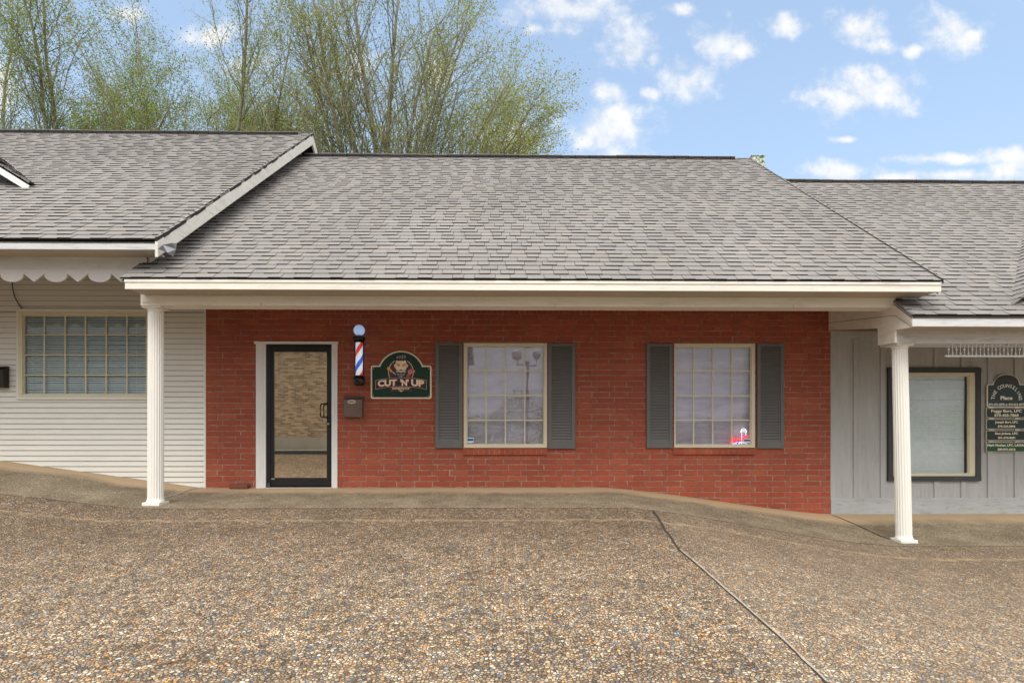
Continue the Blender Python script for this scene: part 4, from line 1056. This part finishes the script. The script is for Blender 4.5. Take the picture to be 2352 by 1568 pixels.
# ---- loose brick by the door, dangling cable
q = ground_hit(554, 1121); b = MB(); w, d, h = .132, .05, .062
o = bevel(MB().box(q.x-w, q.x+w, -.115, -.015, .004, .004+h).build('loose_brick', paint('old_bare_brick', (.20, .075, .05), .9, .25, 9, (.32, .2, .15), .5, .5)), .005)
tag(o, 'single loose brick lying on the walk left of the white door surround', 'brick')
cp = [at(29, 640, -.02), at(28.5, 655, -.025), at(30, 668, -.02), at(34, 682, -.02), at(41, 696, -.015), at(51, 709, -.002)]
sm = []
for i in range(len(cp)-1):
    for k in range(5): sm.append(cp[i].lerp(cp[i+1], k/5))
sm.append(cp[-1]); sm[0] = at(29, 600, -.02)
tag(MB().tube(sm, .0065, 6).build('dangling_cable', M['cable'], smooth=True), 'thin dark cable curving down the white siding from the scalloped trim', 'cable')

# ---- fallen leaves
lf = MB(); rnd = random.Random(4)
for i in range(70):
    px = rnd.choice([rnd.uniform(0, 500), rnd.uniform(0, 2352)]); py = rnd.uniform(1180, 1300) if rnd.random() < .75 else rnd.uniform(1300, 1560)
    p = ground_hit(px, py); s = rnd.uniform(.010, .022); a = rnd.uniform(0, 6.28)
    u = Vector((math.cos(a), math.sin(a), 0)); v = Vector((-math.sin(a), math.cos(a), 0)); p = p+Vector((0, 0, .008))
    lf.add([p-u*s, p-v*s*.5+Vector((0, 0, .006)), p+u*s, p+v*s*.5+Vector((0, 0, .006))], [(0, 1, 2, 3)])
o = lf.build('leaf_litter', mk_leaf('dry_leaf', [(.30, .10, .03), (.42, .17, .06), (.5, .26, .1)])); struct(o, 'stuff', 'orange brown fallen leaves scattered over the pebbly paving', 'leaves')

wd = MB(); rnd = random.Random(8)
for cxp, cyp, n_, sp in ((2112, 1250, 60, .14), (2200, 1262, 25, .12), (1840, 1222, 10, .1), (1555, 1258, 14, .05), (400, 1166, 18, .15)):
    c = ground_hit(cxp, cyp)
    for i in range(n_):
        x, y = c.x+rnd.gauss(0, sp), c.y+rnd.gauss(0, .025); z = ground_z(x, y); h = rnd.uniform(.012, .035); a = rnd.uniform(0, 6.3); dx, dy = math.cos(a)*h*.7, math.sin(a)*h*.7
        wd.add([(x-.003, y, z), (x+.003, y, z), (x+dx, y+dy, z+h)], [(0, 1, 2)])
struct(wd.build('weeds', M['leaf2']), 'stuff', 'small green weeds at the walk edge beside the right column', 'weeds')
# ================================================================== TREES
def vec_perp(d, rnd):
    r = Vector((rnd.gauss(0, 1), rnd.gauss(0, 1), rnd.gauss(0, 1))); r -= d*r.dot(d)
    return r.normalized()
NSTEM = 0
def make_tree(X0, Y0, zfork, wander, reach, seed, leafmat, label, density=1.0, nstem=12, spread=(8, 50), zfoot=0.0, trunk_r=.24, lsize=.05, twigs=9, side=None):
    rnd = random.Random(seed); w = MB(); tips = []
    def tube(pts, r0, r1, n):
        w.tube(pts, r0, n, 0, r1)
    def grow(p, d, L, r, lvl, up=.03):
        n = {1: 9, 2: 5, 3: 3}[lvl]; pts = [p.copy()]; q = p.copy(); dd = d.copy(); st = L/n
        for i in range(n):
            dd = (dd + vec_perp(dd, rnd)*(.05+wander if lvl == 1 else .13+wander) + Vector((0, 0, up))).normalized(); q = q+dd*st; pts.append(q.copy())
        tube(pts, r, r*(.25 if lvl == 1 else .35), {1: 7, 2: 4, 3: 3}[lvl])
        if lvl == 3:
            for k in range(len(pts)-1): tips.append((pts[k], pts[k+1]))
            return
        if lvl == 2: tips.append((pts[-2], pts[-1]))
        kids = {1: 28, 2: twigs}[lvl]
        for i in range(kids):
            f = (.18 + .82*(i+rnd.random())/kids) if lvl == 1 else (.15+.85*(i+rnd.random())/kids)
            j = min(n-1, int(f*n)); base = pts[j].lerp(pts[j+1], f*n-j)
            ax = (pts[j+1]-pts[j]).normalized(); ang = R(rnd.uniform(18, 42) if lvl == 1 else rnd.uniform(20, 55))
            nd = (ax*math.cos(ang)+vec_perp(ax, rnd)*math.sin(ang)).normalized()
            if lvl == 1: grow(base, nd, L*rnd.uniform(.20, .38)*(1.15-f*.5), r*(1-f*.72)*.36, 2, .05)
            else: grow(base, nd, L*rnd.uniform(.25, .5)*(1.1-f*.4), max(.0035, r*.4), 3, .02)
    zb = zfoot-.1; fork = Vector((X0, Y0, zfork))
    tube([Vector((X0, Y0, zb)), Vector((X0+.05, Y0, zfork*.5)), fork+Vector((0, 0, .3))], trunk_r*1.2, trunk_r*.85, 10)
    for i in range(len(side)):
        if side: th = R(side[i % len(side)]) + rnd.uniform(-.07, .07); az = rnd.uniform(-.5, .5) + (rnd.random() < .5)*math.pi*0
        else: th = R(rnd.uniform(*spread)); az = rnd.uniform(0, 2*math.pi)
        if side: d = Vector((math.sin(th), rnd.uniform(-.45, .45), math.cos(th))).normalized()
        else: d = Vector((math.sin(th)*math.cos(az), math.sin(th)*math.sin(az), math.cos(th))).normalized()
        grow(fork+Vector((0, 0, rnd.uniform(-.8, .2))), d, reach*rnd.uniform(.9, 1.04)*(1-.45*abs(math.sin(th))), trunk_r*rnd.uniform(.24, .46)*(1-.3*abs(math.sin(th))), 1, .002 if side else .01)
    t = thing('tree', (X0, Y0, zb), label, 'tree', 'trees behind the roofs')
    w.build('trunk', M['bark'], t, smooth=True)
    # leaves
    g = np.random.default_rng(seed); A = np.array([tuple(a)+tuple(b_) for a, b_ in tips]); per = max(1, int(round(8.5*density)))
    A = np.repeat(A, per, 0); n = len(A); f = g.random((n, 1)); c = A[:, :3]*(1-f)+A[:, 3:]*f + g.normal(0, .13, (n, 3))
    u = g.normal(0, 1, (n, 3)); u /= np.linalg.norm(u, axis=1)[:, None]; v = np.cross(u, g.normal(0, 1, (n, 3))); v /= np.linalg.norm(v, axis=1)[:, None]
    s = g.uniform(.55, 1.1, (n, 1))*lsize; V = np.stack([c-u*s, c-v*s*.42, c+u*s, c+v*s*.42], 1).reshape(-1, 3) - np.array([X0, Y0, zb])
    me = bpy.data.meshes.new('crown'); me.vertices.add(4*n); me.vertices.foreach_set('co', V.astype(np.float32).ravel())
    me.loops.add(4*n); me.loops.foreach_set('vertex_index', np.arange(4*n, dtype=np.int32)); me.polygons.add(n)
    me.polygons.foreach_set('loop_start', np.arange(0, 4*n, 4, dtype=np.int32)); me.polygons.foreach_set('loop_total', np.full(n, 4, dtype=np.int32))
    me.materials.append(leafmat); me.update(); me.validate()
    o = bpy.data.objects.new('crown', me); C.objects.link(o); o.parent = t
    return n
TY = 11.0
def TX(px, Y=TY): return at(px, 400, Y).x
make_tree(TX(880), TY, 5.0, .01, 11.2, 101, M['leaf'], 'big vase shaped tree with many pale stems and thin spring leaves, rightmost behind the roof', .72, 17, side=[-44, -36, -28, -21, -14, -7, 0, 5, 10, 15, 20, 24, 28, 32, 36, 40, 44, 48, 52, 57, 61, 12, 22, 30, 38, -10, 3], trunk_r=.30, lsize=.042)
make_tree(TX(560, 12.5), 12.5, 4.6, .02, 12.2, 102, M['leaf'], 'leafy spring tree leaning left, just left of the white gable peak', .8, side=[-58, -48, -38, -28, -20, -12, -4, 3, 9, 16, 24], trunk_r=.24, lsize=.042)
make_tree(TX(350, 11.5), 11.5, 4.4, .06, 11.0, 103, M['leaf2'], 'dense bushy green tree behind the middle of the left roof', 1.15, side=[-56, -42, -30, -20, -9, 0, 9, 18, 28, 40, 52], trunk_r=.20, lsize=.042)
make_tree(TX(455, 13.5), 13.5, 4.0, .05, 12.5, 106, M['leaf2'], 'slender tree filling the gap between the bushy tree and the leaning tree', .9, side=[-34, -22, -12, -3, 6, 15, 26, 38], trunk_r=.20, lsize=.042)
make_tree(TX(140, 10.8), 10.8, 5.6, .09, 11, 104, M['leaf2'], 'crooked multi-stemmed tree behind the left roof, second from the left edge', .85, side=[-38, -20, -6, 6, 18, 34, 52, -52], trunk_r=.24, lsize=.042)
make_tree(TX(-30, 12.0), 12.0, 5.0, .07, 12, 105, M['leaf2'], 'darker tree cut by the left edge of the photo', 1.0, side=[-20, -8, 2, 12, 24, 38, 52], trunk_r=.26, lsize=.042)

# ================================================================== WHAT THE GLASS MIRRORS (behind the photographer)
ob = thing('tan_brick_building', (-9, -15.5, .1), 'tan brick building across the lot, mirrored in the shop door glass', 'building')
MB().box(-22, -1.9, -22, -14.4, .72, 4.6).build('wall', M['tan'], ob)
MB().box(-22.02, -1.88, -22, -14.37, -.2, .718).build('foundation', paint('grey_foundation', (.36, .33, .27), .9, .15, 2), ob)
MB().prismx([(-14.0, 4.6), (-14.0, 4.72), (-18.2, 6.2), (-22.4, 4.72), (-22.4, 4.6)], -22.3, -1.6).build('roof', M['shingle'], ob)
struct(MB().box(-24, 12, -14.0, -13.75, -.1, .235).box(-24, 12, -13.749, -13.70, -.1, .20, 1).build('curb', [M['concrete'], M['darktrim']]))
rg_ = np.random.default_rng(5); b = MB(); nn = 60000
wx = rg_.uniform(-70, 70, nn); wh = 3.6+1.3*np.sin(wx*.21)+.9*np.sin(wx*.53+1)+.6*np.sin(wx*1.3); wz = rg_.uniform(0, 1, nn)**.85*wh*(1-.3*rg_.random(nn)**3)
wc_ = np.stack([wx, -46-rg_.uniform(0, 5, nn), wz], 1); wa_ = rg_.normal(0, 1, (nn, 3)); wa_ /= np.linalg.norm(wa_, axis=1)[:, None]; wd_ = np.cross(wa_, rg_.normal(0, 1, (nn, 3))); wd_ /= np.linalg.norm(wd_, axis=1)[:, None]
b.v = np.stack([wc_-wa_*.13, wc_-wd_*.09, wc_+wa_*.13, wc_+wd_*.09], 1).reshape(-1, 3).tolist(); b.f = [[4*i, 4*i+1, 4*i+2, 4*i+3] for i in range(nn)]; b.m = [0]*nn
struct(b.build('far_woodland', M['leaf2']), 'stuff', 'line of woodland far behind the photographer, mirrored in the windows', 'trees')
sl_ = thing('street_lamp', (at(0, 0, -8).x*0+1.0, -16.4, .1), 'old fashioned globe street lamp mirrored in the wavy shop window', 'street lamp')
b = MB(); b.lathe(1.0, -16.4, [(.16, .1), (.16, .4), (.07, .6), (.055, 3.9), (.09, 4.0)], 14); b.build('pole', M['darktrim'], sl_, smooth=True)
for dx in (-.42, .42, 0):
    zz = 4.3 if dx else 4.75
    if dx: MB().tube([(1.0, -16.4, 3.8), (1.0+dx, -16.4, 3.85), (1.0+dx, -16.4, 4.1)], .03, 6).build('arm', M['darktrim'], sl_)
    MB().lathe(1.0+dx, -16.4, [(.22*math.cos(R(a)), zz+.22*math.sin(R(a))) for a in range(-90, 91, 15)], 16).build('globe', flat('frosted_globe', (.55, .53, .5), .3), sl_, smooth=True)

# ================================================================== SKY, SUN, CAMERA
world = bpy.data.worlds.new('World'); bpy.context.scene.world = world; world.use_nodes = True
nt = world.node_tree; N = nt.nodes; N.clear(); Lk = nt.links.new
def nd(t, **k):
    n = N.new(t)
    for a, v in k.items(): setattr(n, a, v)
    return n
def mth(op, a, b_=0.0, clamp=False):
    m = nd('ShaderNodeMath', operation=op, use_clamp=clamp)
    for i, v in enumerate((a, b_)):
        if isinstance(v, (int, float)): m.inputs[i].default_value = v
        else: Lk(v, m.inputs[i])
    return m.outputs[0]
SUN_EL, SUN_AZ = 53, -14    # degrees; azimuth from -Y (behind the camera), negative = from the left
sky = nd('ShaderNodeTexSky', sky_type='NISHITA', sun_disc=False, sun_elevation=R(SUN_EL), sun_rotation=R(180+SUN_AZ*-1), altitude=100, air_density=1.0, dust_density=1.6, ozone_density=1.4)
tc = nd('ShaderNodeTexCoord'); sep = nd('ShaderNodeSeparateXYZ'); Lk(tc.outputs['Generated'], sep.inputs[0])
dx_, dy_, dz_ = sep.outputs
ysafe = mth('MAXIMUM', dy_, .02)
u = mth('DIVIDE', dx_, ysafe); v = mth('DIVIDE', dz_, ysafe)
cmb = nd('ShaderNodeCombineXYZ'); Lk(u, cmb.inputs[0]); Lk(v, cmb.inputs[1])
blobs = [(1335, 18, 135, 48), (1455, 112, 60, 46), (1500, 130, 22, 18), (1660, 98, 62, 44), (1705, 108, 38, 24), (1585, 178, 62, 42), (1575, 150, 30, 25), (1498, 214, 22, 14), (1400, 214, 44, 24),
         (1395, 300, 95, 60), (1420, 265, 45, 35), (1340, 320, 60, 30), (1565, 16, 34, 14), (1808, 58, 38, 24), (1985, 62, 52, 42), (2020, 98, 40, 20), (2185, 55, 70, 46), (2215, 85, 50, 34), (2245, 72, 34, 20), (2106, 107, 22, 15),
         (2000, 200, 100, 55), (1950, 225, 95, 42), (2040, 190, 55, 40), (2030, 165, 34, 24), (1945, 393, 110, 20), (1925, 384, 40, 20), (2180, 358, 150, 12), (2310, 350, 70, 16), (2200, 396, 170, 12), (2060, 400, 90, 10), (2330, 388, 46, 26),
         (1228, 66, 22, 16), (1945, 315, 24, 7), (830, 160, 50, 32), (1005, 165, 42, 36), (15, 215, 60, 70), (480, 90, 70, 30), (300, 40, 60, 20), (1180, 320, 60, 40), (590, 150, 60, 30)]
acc = None
nz = nd('ShaderNodeTexNoise'); Lk(cmb.outputs[0], nz.inputs['Vector']); nz.inputs['Scale'].default_value = 13; nz.inputs['Detail'].default_value = 9; nz.inputs['Roughness'].default_value = .56
nz2 = nd('ShaderNodeTexNoise'); Lk(cmb.outputs[0], nz2.inputs['Vector']); nz2.inputs['Scale'].default_value = 26; nz2.inputs['Detail'].default_value = 8; nz2.inputs['Roughness'].default_value = .7
for (bx, by, rx, ry) in blobs:
    u0, v0 = (bx-1158)/F, (CY-by)/F
    s = nd('ShaderNodeVectorMath', operation='SUBTRACT'); Lk(cmb.outputs[0], s.inputs[0]); s.inputs[1].default_value = (u0, v0, 0)
    m = nd('ShaderNodeVectorMath', operation='MULTIPLY'); Lk(s.outputs[0], m.inputs[0]); m.inputs[1].default_value = (F/rx/1.25, F/ry/1.25, 0)
    l = nd('ShaderNodeVectorMath', operation='LENGTH'); Lk(m.outputs[0], l.inputs[0])
    q = mth('SUBTRACT', 1.0, l.outputs['Value'])
    acc = q if acc is None else mth('MAXIMUM', acc, q)
nmix = mth('ADD', mth('MULTIPLY', mth('SUBTRACT', nz.outputs[0], .5), 2.5), mth('MULTIPLY', mth('SUBTRACT', nz2.outputs[0], .5), .9))
dens = mth('ADD', acc, nmix)
rp = nd('ShaderNodeMapRange', interpolation_type='SMOOTHSTEP'); Lk(dens, rp.inputs[0]); rp.inputs[1].default_value = -.15; rp.inputs[2].default_value = 1.05
# thin veil and, away from the north, the mostly cloudy rest of the sky
ov = nd('ShaderNodeMapRange', interpolation_type='SMOOTHSTEP'); Lk(mth('SUBTRACT', mth('MULTIPLY', dz_, .75), dy_), ov.inputs[0]); ov.inputs[1].default_value = -.30; ov.inputs[2].default_value = .10
cl3 = nd('ShaderNodeTexNoise'); Lk(tc.outputs['Generated'], cl3.inputs['Vector']); cl3.inputs['Scale'].default_value = 2.2; cl3.inputs['Detail'].default_value = 8
o3 = mth('MULTIPLY', ov.outputs[0], mth('ADD', .62, mth('MULTIPLY', cl3.outputs[0], .5)), clamp=True)
front = mth('GREATER_THAN', dy_, .05)
cm = mth('MAXIMUM', mth('MULTIPLY', rp.outputs[0], mth('MULTIPLY', front, .96)), o3)
SKYK = .15
bright = nd('ShaderNodeMix', data_type='RGBA', blend_type='MULTIPLY'); bright.inputs[0].default_value = 1; Lk(sky.outputs[0], bright.inputs[6]); bright.inputs[7].default_value = (1.0, 1.0, 1.0, 1)
cc = nd('ShaderNodeValToRGB'); Lk(nz.outputs[0], cc.inputs[0]); cc.color_ramp.elements[0].position = .35; cc.color_ramp.elements[0].color = (.53/SKYK, .57/SKYK, .62/SKYK, 1); cc.color_ramp.elements[1].position = .6; cc.color_ramp.elements[1].color = (.68/SKYK, .68/SKYK, .68/SKYK, 1)
el_ = mth('MULTIPLY', mth('ADD', mth('MULTIPLY', mth('MAXIMUM', dz_, 0.0), 1.70), .38), .95/SKYK)    # overcast is brightest overhead
ovc = nd('ShaderNodeCombineColor'); Lk(el_, ovc.inputs[0]); Lk(mth('MULTIPLY', el_, .985), ovc.inputs[1]); Lk(mth('MULTIPLY', el_, .97), ovc.inputs[2])
veil = nd('ShaderNodeMix', data_type='RGBA'); Lk(mth('SUBTRACT', .86, mth('MULTIPLY', dz_, .62), True), veil.inputs[0]); Lk(bright.outputs[2], veil.inputs[6]); veil.inputs[7].default_value = (.41/SKYK, .555/SKYK, .75/SKYK, 1)
cl_ = nd('ShaderNodeMix', data_type='RGBA'); Lk(mth('MULTIPLY', rp.outputs[0], mth('MULTIPLY', front, .95)), cl_.inputs[0]); Lk(veil.outputs[2], cl_.inputs[6]); Lk(cc.outputs[0], cl_.inputs[7])
mx = nd('ShaderNodeMix', data_type='RGBA'); Lk(o3, mx.inputs[0]); Lk(cl_.outputs[2], mx.inputs[6]); Lk(ovc.outputs[0], mx.inputs[7])
# warm up the overcast part behind the camera a little
bg = nd('ShaderNodeBackground'); Lk(mx.outputs[2], bg.inputs[0]); bg.inputs[1].default_value = SKYK
wo = nd('ShaderNodeOutputWorld'); Lk(bg.outputs[0], wo.inputs[0])

sd = bpy.data.lights.new('sun', 'SUN'); sd.energy = 1.5; sd.angle = R(28); sd.color = (1.0, .95, .86)
so = bpy.data.objects.new('sun', sd); C.objects.link(so)
az = R(SUN_AZ); el = R(SUN_EL)
sv = Vector((math.sin(az)*math.cos(el), -math.cos(az)*math.cos(el), math.sin(el)))   # toward the sun
so.rotation_euler = sv.to_track_quat('Z', 'Y').to_euler(); so.location = (0, -20, 20)

cam = bpy.data.cameras.new('camera'); co = bpy.data.objects.new('camera', cam); C.objects.link(co)
co.location = (0, YC, EYE); co.rotation_euler = (R(90), 0, -YAW)
cam.sensor_width = 36; cam.lens = F/2352*36; cam.shift_y = (CY-784)/2352; cam.clip_end = 2000; cam.clip_start = .05
sc = bpy.context.scene; sc.camera = co
sc.view_settings.view_transform = 'Standard'; sc.view_settings.look = 'None'; sc.view_settings.gamma = 1; sc.view_settings.exposure = 0.6
sc.cycles.max_bounces = 8; sc.cycles.transparent_max_bounces = 12; sc.cycles.use_denoising = True
